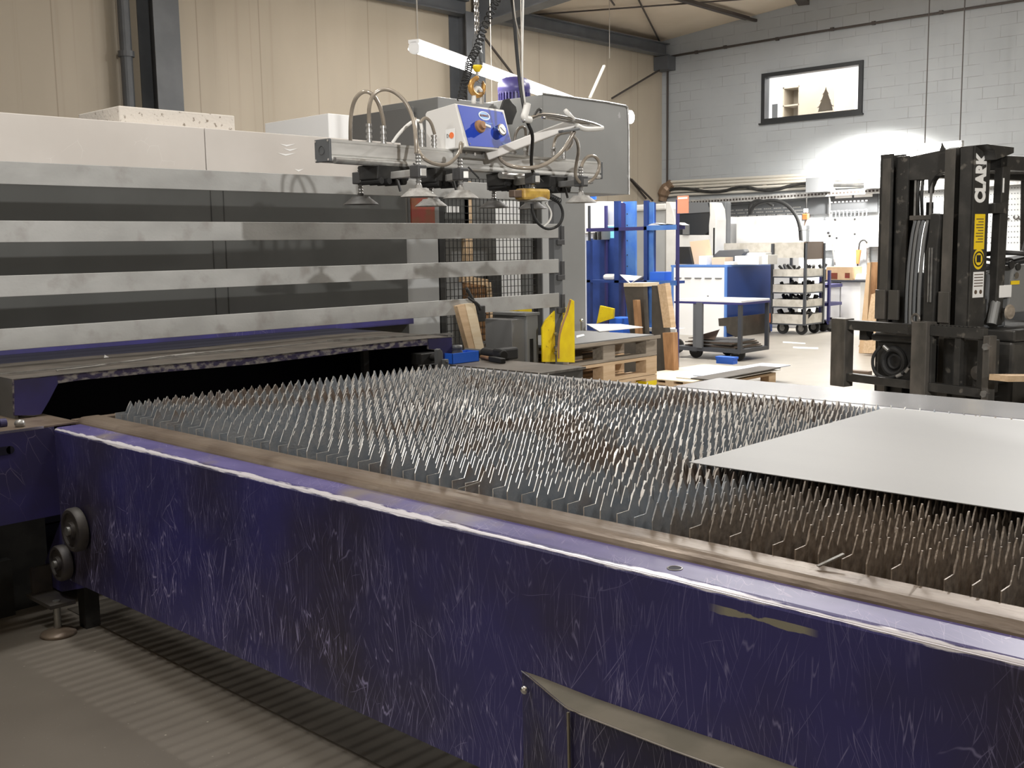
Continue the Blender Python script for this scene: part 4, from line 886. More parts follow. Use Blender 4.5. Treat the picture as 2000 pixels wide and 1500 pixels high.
# ================================================================== LAMPS
def batten(p,q,label,light,wires=(),rad=.022,wm=None):
    p=Vector(p);q=Vector(q); t=thing('fluorescent_lamp',label,'lamp',(p+q)/2,'hanging fluorescent lamps')
    d=(q-p).normalized(); sd=d.cross(Vector((0,0,1))).normalized()
    MB().bar(p+Vector((0,0,.05)),q+Vector((0,0,.05)),.10,.03).build('housing',m_white,t,bev=.004)
    b=MB()
    for s_ in (-1,1): b.cyl(p+sd*.045*s_+d*.03,q+sd*.045*s_-d*.03,rad,n=12)
    b.build('lit_tube',m_lamp,t,smooth=False)
    MB().cyl(p,p+d*.03,.05 if rad<.03 else .02).build('end_cap',m_white,t); MB().cyl(q-d*.05,q,.05).build('end_cap',m_white,t)
    for w in wires: MB().cyl(Vector(w)+Vector((0,0,.06)),(w[0],w[1],zc(w[1])),.006 if wm is None else .009,n=6).build('hanging_wire',wm or m_wire,t)
    return t
Z1=3.1; p=at(808,93,'z',Z1); q=at(1112,200,'z',Z1)
batten(p,q,'long lit fluorescent lamp hanging behind the vacuum lifter',0,wires=(p+(q-p)*.02,p+(q-p)*.62))
d=(q-p).normalized()
olight('lamp_light_1','AREA',(p+q)/2+Vector((0,0,-.06)),60,(1,.95,.87),3.0,.12,(0,0,-1)).rotation_euler=(0,0,math.atan2(d.y,d.x))
p=at(1225,226,'z',2.9); q=p+Vector((2.6,1.1,0)); p=at(1231,236,'z',2.9)
batten(p+Vector((.0,0,.05)),p+Vector((.0,2.6,.05)),'lit lamp end glowing past the edge of the tall grey cabinet',0,wires=(p+Vector((.0,2.2,0)),),rad=.075)
MB()
olight('lamp_light_2','POINT',p+Vector((-.12,-.1,-.05)),14,(1,.95,.85),soft=.05)
p=at(1800,312,'x',17.3); q=at(1880,300,'x',17.3); 
zl=2.98
p=Vector((17.3,at(1806,290,'x',17.3).y,zl)); q=Vector((17.3,at(1874,290,'x',17.3).y,zl)); 
batten(p+Vector((0,.12,0)),q-Vector((0,.05,0)),'lit fluorescent lamp hanging near the block wall behind the forklift mast',0,wires=(p,q),wm=m_rod)
olight('lamp_light_3','AREA',(p.x,(p.y+q.y)/2+.6,zl-.08),60,(1,.97,.90),.2,2.4,(0,0,-1))
olight('lamp_light_4','SPOT',(17.5,at(1725,300,'x',18.4).y,3.04),1250,(1,.97,.91),rot=(.75,.1,-1),spot=R_(158),blend=.75,soft=.1)
# small hanging pole
o=MB().bar(at(1152,191,'y',9),at(1180,128,'y',9),.035,.02).build('hanging_pole',m_brtube); tag(o,'short pale pole sticking up behind the tall grey cabinet','pole')
# ================================================================== FORKLIFT
FA=R_(165); FC=Vector((6.73,2.885,0)); ff=Vector((math.cos(FA),math.sin(FA),0)); fl_=Vector((-math.sin(FA),math.cos(FA),0))
def Wp(x,y,z): return FC+ff*x+fl_*y+Vector((0,0,z))
def fx(px,py,c=None,s=None):
    dr=fw+CR*((px-1000)/F)-CU*((py-750)/F); n=ff if c is not None else fl_; v=c if c is not None else s
    t=(v+FC.dot(n))/dr.dot(n); q=Vector((0,0,H))+dr*t; r=q-FC; return r.dot(ff),r.dot(fl_),q.z
class FB(MB):
    def lb(s,x0,x1,y0,y1,z0,z1):
        vs=[Wp(x,y,z) for z in (z0,z1) for x,y in ((x0,y0),(x1,y0),(x1,y1),(x0,y1))]
        return s.add(vs,[(0,3,2,1),(4,5,6,7),(0,1,5,4),(1,2,6,5),(2,3,7,6),(3,0,4,7)])
    def lpr(s,poly,axis,a,b_): # polygon in (x,z) extruded along y, or (y,z) extruded along x
        if axis=='y': return s.prism([Wp(x,a,z) for x,z in poly],fl_*(b_-a))
        return s.prism([Wp(a,y,z) for y,z in poly],ff*(b_-a))
K=thing('forklift','black forklift truck with raised fork carriage and worn mast','forklift',Wp(-.9,0,0))
# carriage
b=FB(); b.lb(-.05,0,-.55,.56,.90,.965); 
yy=-.5
for i in range(15): b.lb(-.05,0,.10+i*.03,.118+i*.03,.965,.972)
b.lb(-.05,0,-.52,.56,.545,.60); b.build('carriage_plate',m_fork,K,bev=.003)
b=FB().lb(-.05,-.005,.16,.20,.60,.90).lb(-.05,-.01,.36,.40,.60,.90).lb(-.045,-.01,.52,.56,.6,.9); b.build('carriage_web',m_fork,K,bev=.002)
for y0,y1,x1,z0,z1 in ((-.60,-.475,.02,.505,.975),(.07,.185,.03,.49,.985)):
    FB().lb(-.07,x1,y0,y1,z0,z1).build('fork_shank',m_forkworn,K,bev=.004)
FB().lb(-.05,.02,.575,.62,.525,.925).build('side_plate',m_forkworn,K,bev=.004)
for z in (.86,.575): FB().cyl(Wp(.0,.60,z),Wp(.035,.60,z),.022,n=6).build('plate_bolt',m_steel,K)
MB().ring(Wp(-.02,.06,1.0),ff,.028,.009,18,6).build('lifting_eye',m_forkworn,K)
b=FB(); b.cyl(Wp(-.10,-.33,.855),Wp(-.10,.12,.855),.026,n=14).cyl(Wp(-.10,-.30,.86),Wp(-.10,.0,.86),.034,n=14); b.lb(-.13,-.06,-.42,-.36,.83,.90); b.build('side_shift_cylinder',m_black,K)
FB().lb(-.18,-.10,-.30,.12,.56,.83).build('motor_housing',m_black,K,bev=.01)
FB().lb(-.26,-.12,.20,.50,.55,.88).build('lower_crosshead',m_fork,K,bev=.004)
MB().ring(Wp(-.09,-.155,.70),ff,.085,.020,28,8).ring(Wp(-.10,-.155,.70),ff,.045,.012,20,6).build('drive_disc',m_blackrub,K,auto=True)
MB().tube([Wp(x,y,z) for x,y,z in ((-.05,-.23,.80),(-.03,-.275,.74),(-.03,-.28,.67),(-.02,-.24,.61),(-.02,-.15,.59),(-.02,-.04,.63),(-.02,.03,.69),(-.04,.05,.76),(-.06,.03,.82))],.011,8,smooth=2).build('hydraulic_hose',m_blackrub,K,smooth=True)
MB().cyl(Wp(-.02,-.07,.615),Wp(-.02,-.03,.635),.013).cyl(Wp(-.02,.0,.65),Wp(-.02,.025,.68),.013).cyl(Wp(-.03,-.19,.805),Wp(-.03,-.15,.78),.012).build('hose_coupling',m_steel,K)
# mast
ZT=2.075
def chan(y0,y1,x0,x1,z0,z1,nm='mast_channel',side=1,m=m_fork):
    b=FB(); w=.018
    if side>0: b.lb(x0,x1,y0,y0+w,z0,z1).lb(x1-w,x1,y0,y1,z0,z1).lb(x0,x0+w,y0,y1,z0,z1)
    else: b.lb(x0,x1,y1-w,y1,z0,z1).lb(x1-w,x1,y0,y1,z0,z1).lb(x0,x0+w,y0,y1,z0,z1)
    return b.build(nm,m,K,bev=.003)
chan(-.40,-.30,-.34,-.20,.25,ZT-.0,side=1)
chan(-.30,-.20,-.36,-.235,.25,ZT-.02,side=1)
chan(.10,.195,-.36,-.235,.25,ZT+.0,side=-1)
chan(.215,.315,-.34,-.20,.25,ZT+.0,side=-1)
FB().lb(-.19,-.185,.115,.19,.3,ZT-.01).build('channel_face',m_forkworn,K,bev=.002)
FB().lb(-.205,-.195,-.375,-.31,.3,ZT-.03).build('channel_face',m_forkworn,K,bev=.002)
for y0,y1 in ((-.39,-.31),(-.28,-.20),(.11,.19)): FB().lb(-.19,-.17,y0,y1,.97,1.17).build('wear_pad',m_forkworn,K,bev=.004)
# top cross head with arch
arch=[(-.22,ZT-.03),(-.22,1.90)]
poly=[(-.22,ZT-.03),(-.22,1.88)]
for i in range(9): a_=PI-i*PI/8*.5-.0; 
arc=[(.03-.09*math.cos(t_*PI/2/6)+.0, 1.84+.08*math.sin(t_*PI/2/6)) for t_ in range(7)]
poly=[(-.22,ZT-.03),(-.22,1.895),(-.05,1.89),(-.045,1.80),(-.038,1.84),(-.02,1.88),(.005,1.91),(.04,1.928),(.12,1.935),(.12,ZT-.0),(.0,ZT-.01)]
FB().lpr(poly,'x',-.30,-.24).build('top_crosshead',m_fork,K,bev=.003)
FB().lpr([(.03,ZT-.02),(.045,ZT+.04),(.075,ZT-.01)],'x',-.25,-.24).build('top_lug',m_fork,K)
FB().lb(-.40,-.37,-.38,.30,1.0,1.12).lb(-.40,-.37,-.38,.3,.3,.45).build('mast_crossmember',m_fork,K)
for y in (-.15,.155): MB().cyl(Wp(-.40,y,.3),Wp(-.40,y,1.75),.024,n=14).build('lift_cylinder',m_black,K,smooth=False)
for i,y in enumerate((-.115,-.085,-.055,-.02)):
    MB().tube([Wp(-.20,y+.03,1.65),Wp(-.185,y+.02,1.62),Wp(-.18,y+.0,1.5),Wp(-.18,y-.02,1.25),Wp(-.19,y-.03,.98),Wp(-.2,y-.03,.9)],.0125,8,smooth=2).build('mast_hose',m_cabdk if i%2 else m_machdk,K,smooth=True)
FB().lb(-.26,-.17,-.13,.04,1.63,1.66).build('hose_bracket',m_forkworn,K,bev=.003)
FB().lpr([(.03,1.67),(.10,1.66),(.105,1.63),(.09,1.45),(.085,1.15),(.08,.95),(.0,.95),(.0,1.4),(.02,1.5)],'x',-.26,-.17).build('chain_guard',m_fork,K,bev=.006)
b=FB(); b.lb(-.165,-.155,.04,.048,1.1,1.45).lb(-.165,-.155,.058,.066,1.1,1.45); b.build('guide_strip',m_steel,K)
for y in (-.13,-.10): 
    MB().tube([Wp(-.26,y,1.66),Wp(-.26,y-.01,1.8),Wp(-.26,y+.0,1.93)],.012,8).build('mast_hose',m_black,K,smooth=True)
b=FB().lb(-.26,-.25,-.16,-.145,1.2,1.93).lb(-.26,-.25,-.04,-.025,1.65,1.9); b.build('lift_chain',m_steel,K)
# mast side with lettering and stickers (left side of the truck)
SY=.316
def sd(px,py): x,y,z=fx(px,py,s=SY); return x,z
FB().lpr([(-.20,ZT),(-.36,ZT),(-.36,.86),(-.20,.86)],'y',SY-.01,SY).build('mast_side_plate',m_fork,K,bev=.002)
FB().lb(-.36,-.05-.15,.30,.316,.3,.87).build('mast_side_plate',m_fork,K)
# text: reads upwards (x axis of text goes up)
exf=Vector((0,0,1)); eyf=ff # viewed from the +y side, letters rotated 90 degrees
x_,z_=sd(1915,350)
text('CLARK',.118,'brand_lettering',m_logow,K,frame_mx(Wp(x_-.005,SY+.002,z_+.004),(0,0,1),ff)@Matrix.Diagonal((.80,1.12,1,1)),ext=.001,bold=.007)
def side_rect(px0,py0,px1,py1,m,nm,o_=.001):
    a=sd(px0,(py0+py1)/2)[0]; c=sd(px1,(py0+py1)/2)[0]; zt=sd((px0+px1)/2,py0)[1]; zb=sd((px0+px1)/2,py1)[1]
    FB().lb(min(a,c),max(a,c),SY,SY+o_,zb,zt).build(nm,m,K); return min(a,c),max(a,c),zb,zt
xa,xb,z0_,z1_=side_rect(1903,418,1923,487,m_sticker,'warning_sticker')
b=FB()
for i in range(9):
    zz=z1_-.03-i*(z1_-z0_-.06)/9; b.lb(xa+.015,xb-.015-(.02 if i%3==1 else 0),SY+.001,SY+.0018,zz-.004,zz+.002)
b.build('sticker_print',m_grime,K)
x_,z_=sd(1911,506); 
MB().ring(Wp(x_,SY+.001,z_),fl_,.042,.0,3,3) if 0 else None
q=MB(); q.lathe([(.060,0),(.060,.0012),(0,.0012)],(0,0,0),(0,0,1),28); q.xf(Matrix.Translation(Wp(x_,SY,z_))@Matrix((( ff.x,0,fl_.x,0),(ff.y,0,fl_.y,0),(0,1,0,0),(0,0,0,1)))@Matrix.Diagonal((.9,1.08,1,1))); q.build('round_sticker',m_sticker,K)
MB().ring(Wp(x_,SY+.0018,z_),fl_,.044,.005,24,6).build('sticker_print',m_ink,K); FB().lb(x_-.02,x_+.02,SY+.001,SY+.003,z_-.02,z_+.025).build('sticker_print',m_ink,K)
xa,xb,z0_,z1_=side_rect(1900,531,1921,581,m_paper,'instruction_sticker')
b=FB()
for i in range(5): b.lb(xa+.01,xb-.01,SY+.001,SY+.0018,z1_-.02-i*.018,z1_-.014-i*.018)
for u in (.27,.73): b.cyl(Wp(xa+(xb-xa)*u,SY+.001,z0_+.035),Wp(xa+(xb-xa)*u,SY+.002,z0_+.035),.014,n=12)
b.build('sticker_print',m_grime,K)
# tilt arm / overhead guard bracket at mast top, overhead guard, body
a=fx(1925,296,s=.32); 
FB().lpr([(-.20,2.075),(-.47,2.065),(-.47,2.03),(-.36,2.0),(-.30,1.985),(-.28,2.04)],'y',.25,.40).build('mast_top_bracket',m_fork,K,bev=.003)
G=fx
FB().lpr([(-.36,1.72),(-.47,1.73),(-.47,1.66),(-.36,1.66)],'y',.27,.36).build('mast_stay',m_fork,K,bev=.003)
b=FB(); b.lb(-1.9,-.44,.26,.34,1.93,2.02).lb(-1.9,-.44,-.44,-.36,1.93,2.02).lb(-.50,-.44,-.44,.34,1.93,2.02)
for i in range(7): b.lb(-1.9,-.5,-.34+i*.085,-.32+i*.085,1.97,2.0)
b.build('overhead_guard',m_fork,K,bev=.006)
for y in (-.42,.29): 
    b=FB(); b.prism([Wp(-.44,y,1.95),Wp(-.42,y,.95),Wp(-.50,y,.95),Wp(-.52,y,1.95)],fl_*.06); b.build('guard_pillar',m_fork,K,bev=.006)
    b=FB(); b.prism([Wp(-1.8,y,1.95),Wp(-1.85,y,1.0),Wp(-1.92,y,1.0),Wp(-1.88,y,1.95)],fl_*.06); b.build('guard_pillar',m_fork,K,bev=.006)
x_,y_,z_=fx(1944,360,s=.352); FB().lb(-.455,-.44,.351,.353,z_-.05,z_+.04).build('reflector_label',m_paper,K)
# body: floor plate, dash, seat, counterweight, wheels
FB().lb(-2.1,-.36,-.50,.52,.30,.86).build('chassis',m_fork,K,bev=.02)
FB().lb(-1.2,-.36,-.50,.53,.86,.93).build('floor_step_frame',m_fork,K,bev=.01)
FB().lb(-2.3,-1.3,-.50,.50,.86,1.25).build('counterweight_hood',m_machdk,K,bev=.05)
FB().lpr([(-1.25,1.25),(-1.65,1.27),(-1.8,1.75),(-1.72,1.78),(-1.55,1.38),(-1.25,1.36)],'y',-.25,.25).build('seat',m_blackrub,K,bev=.03)
sx_=-.62
FB().lpr([(-.45,1.28),(-.62,1.33),(-.74,1.28),(-.70,1.10),(-.80,.93),(-.45,.93)],'y',-.28,.16).build('dashboard',m_machdk,K,bev=.01)
p=fx(1945,515,s=.12)
FB().lpr([(-.42,1.28),(-.52,1.30),(-.56,1.22),(-.58,1.10),(-.62,.93),(-.40,.93),(-.42,1.08),(-.40,1.14)],'y',.17,.30).build('steering_column_cover',m_machdk,K,bev=.015)
p1=Wp(-.45,.33,1.10); p2=Wp(-.40,.34,.96); MB().cyl(p1,p2,.03,n=12).build('column_tube',m_cab,K)
swc=Wp(-.72,.21,1.36); swax=(ff*-.20-fl_*.12+Vector((0,0,.93)))
SW=MB().ring(swc,swax,.21,.017,40,8).build('steering_wheel',m_black,K,smooth=True)
b=MB(); ax1=swax.normalized(); aa=ax1.cross(fl_).normalized(); bb_=ax1.cross(aa)
for i in range(3): 
    an=i*2*PI/3+.5; b.bar(swc-ax1*.02,swc+(aa*math.cos(an)+bb_*math.sin(an))*.195,.03,.012,up=ax1)
b.lathe([(.05,-.03),(.045,.005),(.0,.01)],swc,ax1,16); b.build('wheel_spokes',m_black,SW)
cpos=Wp(-.72,.20,1.30)
FB().lpr([(-.60,1.33),(-.90,1.33),(-.90,1.02),(-.56,1.02)],'y',.26,.34).build('instrument_panel',m_cab,K,bev=.01)
for i,(px,py,m_,r_) in enumerate(((1975,517,m_black,.028),(1988,521,m_black,.024),(1984,538,m_chrome,.022))):
    x_,y_,z_=fx(px,py,s=.345); MB().cyl(Wp(x_,.34,z_),Wp(x_,.352,z_),r_,n=16).build('gauge',m_,K)
x_,y_,z_=fx(1982,552,s=.343); FB().lb(x_-.05,x_+.04,.34,.344,z_-.012,z_+.012).build('yellow_label',m_sticker,K)
x_,y_,z_=fx(1966,566,s=.355); FB().lb(x_-.06,x_+.07,.342,.352,z_-.05,z_+.03).build('document_pouch',m_paper,K,bev=.004)
x_,y_,z_=fx(1985,610,s=.45); MB().lathe([(.0,.02),(.012,.02),(.03,.012),(.045,.012),(.05,0)],Wp(x_,.40,z_),fl_,16).build('hose_reel',m_woodgr,K,auto=True)
for x_,y_ in ((-.62,.43),(-.62,-.55),(-1.8,.43),(-1.8,-.55)):
    MB().lathe([(.0,0),(.12,0),(.13,.02),(.2,.02),(.24,0),(.25,.02),(.25,.12),(.24,.14),(.0,.14)],Wp(x_,y_,.25),fl_,28).build('tyre',m_blackrub,K,auto=True)
# rounded roller bracket seen through the carriage
MB().lathe([(.0,0),(.04,0),(.045,.02),(.0,.03)],Wp(-.12,.46,.68),ff,20).build('chain_roller',m_forkworn,K,auto=True)
# wooden plank by the forklift
p=fx(1950,738,s=.75); q=fx(2030,745,s=.75)
o=MB().bar(Wp(p[0],.75,p[2]),Wp(q[0]-.3,.75,q[2]),.12,.035).build('wooden_plank',m_wood); tag(o,'short pale wooden plank beside the forklift step','plank')
zz=p[2]-.0185; pp=Wp(p[0]-.30,1.0,0); o=MB().box((pp.x-.25,pp.y-.15,0),(pp.x+.35,pp.y+.15,zz)).build('plank_crate',m_black); tag(o,'dark crate under the short wooden plank beside the forklift','crate')

# ================================================================== WORKSHOP AREA AT THE BACK
def fl3(px,py): return at(px,py,'z',0)
# ---- pallet stack
def pallet(t,x0,y0,z0,L_,W_,mats,yel=False):
    md,mb,ml=mats; h=.144
    b=MB()
    for i in range(5): b.box((x0,y0+i*(W_-.10)/4,z0+h-.022),(x0+L_,y0+.10+i*(W_-.10)/4,z0+h))
    b.build('deck_boards',md,t)
    b=MB()
    for i in range(3): b.box((x0+i*(L_-.14)/2,y0,z0+h-.044),(x0+.14+i*(L_-.14)/2,y0+W_,z0+h-.022))
    b.build('cross_boards',md,t)
    for i in range(3):
        for j in range(3):
            MB().box((x0+i*(L_-.14)/2,y0+j*(W_-.10)/2,z0+.022),(x0+.14+i*(L_-.14)/2,y0+.10+j*(W_-.10)/2,z0+h-.044)).build('block',m_yellow if (yel and i==2 and j==0) else mb,t)
    b=MB()
    for j in range(3): b.box((x0,y0+j*(W_-.10)/2,z0),(x0+L_,y0+.10+j*(W_-.10)/2,z0+.022))
    b.build('bottom_boards',ml,t)
SX=6.775; SYp=4.893; px0=at(1125,690,'y',SYp).x
Lp=1.2; X0=SX-Lp+.02; 
plabs=['grey weathered pallet on top of the pallet stack','pale wooden pallet second from the top of the pallet stack','pale wooden pallet with a yellow corner block low in the stack','lowest visible wooden pallet hidden behind the table edge','bottom pallet of the stack on the floor']
for k in range(5):
    z=.79-.148*(k+1)
    if z<0: z=max(z,0)
    t=thing('euro_pallet',plabs[k],'pallet',(X0+.6,SYp+.4,z),'stacked wooden pallets')
    pallet(t,X0,SYp,z,Lp,.74,((m_woodgr,m_woodgr,m_woodgr),(m_wood,m_wood,m_wood),(m_wood,m_wood,m_wood),(m_wood,m_wood,m_wood),(m_wood,m_wood,m_wood))[k],yel=(k==2))
o=MB().box((X0-.02,SYp-.02,.79),(SX-.05,SYp+.7,.808)).build('metal_plate',m_cabdk); tag(o,'dark grey metal plate lying on the grey pallet','metal plate')
o=MB().box((X0-.03,SYp-.03,.775),(SX+.03,SYp-.021,.80)).build('rough_edge_board',m_woodgr); tag(o,'rough weathered board along the top front edge of the pallet stack','board')
q=[at(x,y,'z',.812) for x,y in [(1146,634),(1212,634),(1256,640),(1170,648)]]; o=MB().prism(q,(0,0,.006)).build('paper_pile',m_paper); tag(o,'white paper sheets lying on the pallet stack','paper')
o=MB().prism([at(x,y,'z',.81) for x,y in ((1126,656),(1140,653),(1142,656),(1126,660))],(0,0,.003)).build('paper_slip',m_paper); tag(o,'small white slip at the left end of the pallet stack','paper')
# ---- blue rack
XR=10.0; DR=.6
t=thing('blue_bar_rack','blue steel storage rack of posts and shelves with papers on it','rack',(XR,7.5,0))
def rp(px,py,x=XR): return at(px,py,'x',x)
def post(px0,px1,pyt,m,x=XR,dx=.05,bot=0.0,nm='post'):
    a=rp(px0,pyt,x); c=rp(px1,pyt,x); MB().box((x,a.y,bot),(x+dx,c.y,a.z)).build(nm,m,t)
post(1199,1208,393,m_blue); post(1204,1210,396,m_violetpost,x=XR+.05,dx=.1)
post(1257,1264,392,m_blue); post(1265,1276,395,m_bluelt,x=XR+.03,dx=.02,nm='side_panel'); post(1266,1275,396,m_blue,x=XR+.06,dx=.06,nm='side_panel')
post(1320,1325,390,m_violetpost,dx=.025)
post(1145,1152,470,m_blue,x=XR)
post(1217,1241,394,m_bluelt,x=XR+.6,dx=.03,nm='blue_upright_panel')
post(1212,1217,398,m_violetpost,x=XR+.55,dx=.05)
post(1148,1151,402,m_trol,x=XR+.1,dx=.025)
post(1180,1184,402,m_violetpost,x=XR+.5,dx=.03); 
a=rp(1145,446); c=rp(1322,446); MB().box((XR,c.y,a.z-.04),(XR+.16,a.y,a.z)).build('shelf',m_violetpost,t)
zsh=rp(1250,548).z; MB().box((XR,c.y,zsh-.03),(XR+.16,a.y,zsh)).build('shelf',m_blue,t)
zs0=rp(1290,641).z; MB().box((XR-.02,rp(1322,641).y,zs0-.04),(XR+.16,rp(1257,641).y,zs0)).build('shelf',m_white,t)
MB().box((XR-.01,rp(1322,446).y,a.z-.045),(XR,rp(1264,446).y,a.z+.01)).build('shelf_front',m_bluelt,t)
MB().box((XR-.01,rp(1322,548).y,zsh-.05),(XR,rp(1264,548).y,zsh+.005)).build('shelf_front',m_bluelt,t)
q0=rp(1152,466,XR+.55); q1=rp(1200,466,XR+.55); MB().box((XR+.55,q1.y,0),(XR+.58,q0.y,q0.z)).build('back_panel',m_blue,t)
q0=rp(1184,466,XR+.56); q1=rp(1200,400,XR+.56); MB().box((XR+.56,q1.y,q0.z),(XR+.565,q0.y,rp(1190,445,XR+.56).z+.02)).build('cyan_panel',m_cyan,t)
q0=rp(1184,440,XR+.56); q1=rp(1200,398,XR+.56); MB().box((XR+.56,q1.y,q0.z),(XR+.565,q0.y,q1.z)).build('notice_panel',m_panelbl,t)
b=MB()
for py in (418,440,470,498,520): b.cyl(rp(1225,py,XR+.599),rp(1225,py,XR+.595),.008,n=8)
b.build('hole',m_ink,t)
# sign plate (orange) with white word mark at top of the thin post
q0=rp(1323,383,XR-.02); q1=rp(1344,416,XR-.02); t2=thing('orange_plate','orange plate with white print fixed at the top of the thin rack post','sign',((q0+q1)/2)); MB().box((XR-.02,q1.y,q1.z),(XR-.01,q0.y,q0.z)).build('plate',m_orange2,t2)
MB().box((XR-.022,q1.y+.01,q0.z-.035),(XR-.02,q0.y-.01,q0.z-.015)).build('white_print',m_logow,t2)
# shelf contents
def papers(nm,pts,z,lab,m=m_paper,h=.01): 
    q=[at(x,y,'z',z) for x,y in pts]; o=MB().prism(q,(0,0,h)).build(nm,m); tag(o,lab,'paper',None); return o
ys=lambda px:rp(px,548).y
def onshelf(nm,px0,px1,hh,dx0,dx1,lab,cat,m,zz,bev=.004):
    o=MB().box((XR+dx0,rp(px1,zz[1]).y,zz[0]),(XR+dx1,rp(px0,zz[1]).y,zz[0]+hh)).build(nm,m,bev=bev); tag(o,lab,cat); return o
onshelf('blue_bin',1268,1297,.10,.01,.15,'blue plastic bin on the lower rack shelf','bin',m_bluebin,(zsh,540))
onshelf('crumpled_paper',1174,1198,.07,.02,.15,'crumpled white paper on the left part of the lower rack shelf','paper',m_paper,(zsh,540),.03)
a=rp(1212,540,XR-.005); c=rp(1254,540,XR-.005); v=rp(1231,554,XR-.005)
o=MB().prism([(XR-.012,a.y,zsh+.06),(XR-.012,v.y,zsh-.04),(XR-.012,c.y,zsh+.045),(XR+.14,c.y,zsh+.03),(XR+.14,a.y,zsh+.05)],(0,0,.008)).build('hanging_paper',m_paper); tag(o,'white paper hanging over the middle of the lower rack shelf','paper')
zs2=rp(1250,442).z
a=rp(1264,440); c=rp(1322,440); b=MB(); n_=8
o=MB().prism([(XR+.02,a.y-(a.y-c.y)*i/n_,zs2+.012+.02*math.sin(i*.9)) for i in range(n_+1)]+[(XR+.02,c.y-.06,zs2+.0),(XR+.02,a.y,zs2)],(.13,0,0)).build('white_sheet',m_paper); tag(o,'wavy white sheet lying on the right part of the upper rack shelf','sheet')
for i in range(5):
    yv=rp(1158+i*4,455,XR+.4).y; o=MB().box((XR+.4,yv-.018,zs2-.14+.0),(XR+.6,yv,zs2-.05+.006*i)).build('dark_file',m_ink if i%2 else m_machdk)
    tag(o,'dark file standing in the short row on the blue panel at the rack','file','dark files on the rack')
# yellow triangle bracket + bin at the rack foot
q=[at(x,y,'x',XR-.3) for x,y in ((1172,597),(1198,603),(1197,622),(1183,626),(1165,632))]; o=MB().prism(q,(.03,0,0)).build('yellow_bracket',m_yellow); tag(o,'yellow steel bracket standing in front of the blue rack','bracket')
q0=at(1189,620,'x',XR-.25); q1=at(1216,636,'x',XR-.25); o=MB().box((XR-.25,q1.y,q1.z-.1),(XR-.03,q0.y,q0.z)).build('blue_bin',m_bluebin,bev=.01); tag(o,'light blue bin low in front of the blue rack beside the yellow bracket','bin')
o=MB().box((XR-.6,6.95,0),(XR-.02,8.3,q1.z-.1)).build('low_bench',m_board); tag(o,'dark low bench in front of the blue rack, mostly hidden','bench')
# leaning boards
def lean(nm,pts,x,dx,m,lab,cat='board'):
    q=[at(px,py,'x',x) for px,py in pts]; o=MB().prism(q,(dx,0,0)).build(nm,m); return tag(o,lab,cat)
lean('leaning_board',[(1218,558),(1256,558),(1262,690),(1236,690)],9.55,.08,m_board,'dark board leaning at the rack, left of the middle post')
lean('leaning_board',[(1273,558),(1285,558),(1310,745),(1273,745)],9.5,.12,m_board,'dark board leaning between the middle and the thin rack post')
lean('wooden_batten',[(1236,586),(1244,586),(1252,690),(1243,690)],9.45,.06,m_woodbr,'narrow brown batten leaning on the dark board')
lean('pallet_offcut',[(1284,556),(1299,553),(1311,640),(1296,640)],9.45,.09,m_wood,'pale pallet block frame with round stamp leaning at the rack')
lean('pallet_offcut',[(1294,650),(1314,650),(1317,742),(1300,742)],9.4,.09,m_woodbr,'brown pallet side with stamped blocks leaning low at the rack')
lean('white_board_edge',[(1218,553),(1256,553),(1256,560),(1218,560)],9.54,.3,m_woodlt,'white top edge of the leaning board','board')
# ---- workbench
bx,by=14.8,9.28; zt_=1.155; yl=at(1312,517,'x',bx).y
t=thing('tool_workbench','white fronted workbench cabinet with blue side and cluttered top','workbench',(bx+.7,(by+yl)/2,0))
xe=at(1508,590,'y',by).x
MB().box((bx+.01,by+.01,0),(xe,yl,zt_-.02)).build('body',m_bluebench,t)
MB().box((bx,by,zt_-.03),(xe+.01,yl+.02,zt_)).build('worktop',m_bluetrim,t)
for y0,y1 in ((by,by+.05),(yl-.05,yl)): MB().box((bx-.01,y0,0),(bx+.01,y1,zt_-.03)).build('corner_trim',m_bluetrim,t)
yd=[by+.05+(yl-by-.10)*i/5 for i in range(6)]
fpn=MB().box((bx-.012,by+.05,0),(bx+.01,yl-.05,zt_-.04)).build('front_panel',m_white,t)
for i in range(5):
    MB().box((bx-.03,yd[i]+.04,zt_-.22),(bx-.012,yd[i+1]-.03,zt_-.205)).build('handle',m_machdk,fpn)
MB().box((bx-.014,by+.9*(yl-by)*.35,.60),(bx-.012,by+.9*(yl-by)*.35+.03,.66)).build('lock',m_ink,fpn)
MB().box((bx-.004,by-.01,0),(xe,by+.0,zt_-.03)).build('side_panel',m_bluebench,t)
def ontop(nm,px0,px1,pyt,x,dx,lab,cat,m,z=None,bev=.005,grp=None):
    a=at(px0,pyt,'x',x); c=at(px1,pyt,'x',x); z=zt_ if z is None else z
    o=MB().box((x,c.y,z),(x+dx,a.y,max(a.z,z+.02))).build(nm,m,bev=bev); tag(o,lab,cat,grp); return o
q=[at(x,y,'x',bx+.35) for x,y in ((1347,472),(1384,468),(1390,500),(1392,516),(1354,516))]; o=MB().prism(q,(.02,0,0)).build('cardboard_sheet',m_cardlt); tag(o,'pale cardboard panel standing on the workbench','cardboard')
q=[at(x,y,'x',bx+.3) for x,y in ((1322,482),(1346,482),(1353,516),(1318,516))]; o=MB().prism(q,(.12,0,0)).build('black_monitor',m_ink,bev=.01); tag(o,'black monitor back on the left end of the workbench','monitor')
ontop('white_container',1365,1380,500,bx+.15,.2,'white container on the workbench in front of the cardboard panel','container',m_white)
ontop('small_carton',1390,1416,503,bx+.2,.25,'small tan carton on the middle of the workbench','carton',m_cardlt)
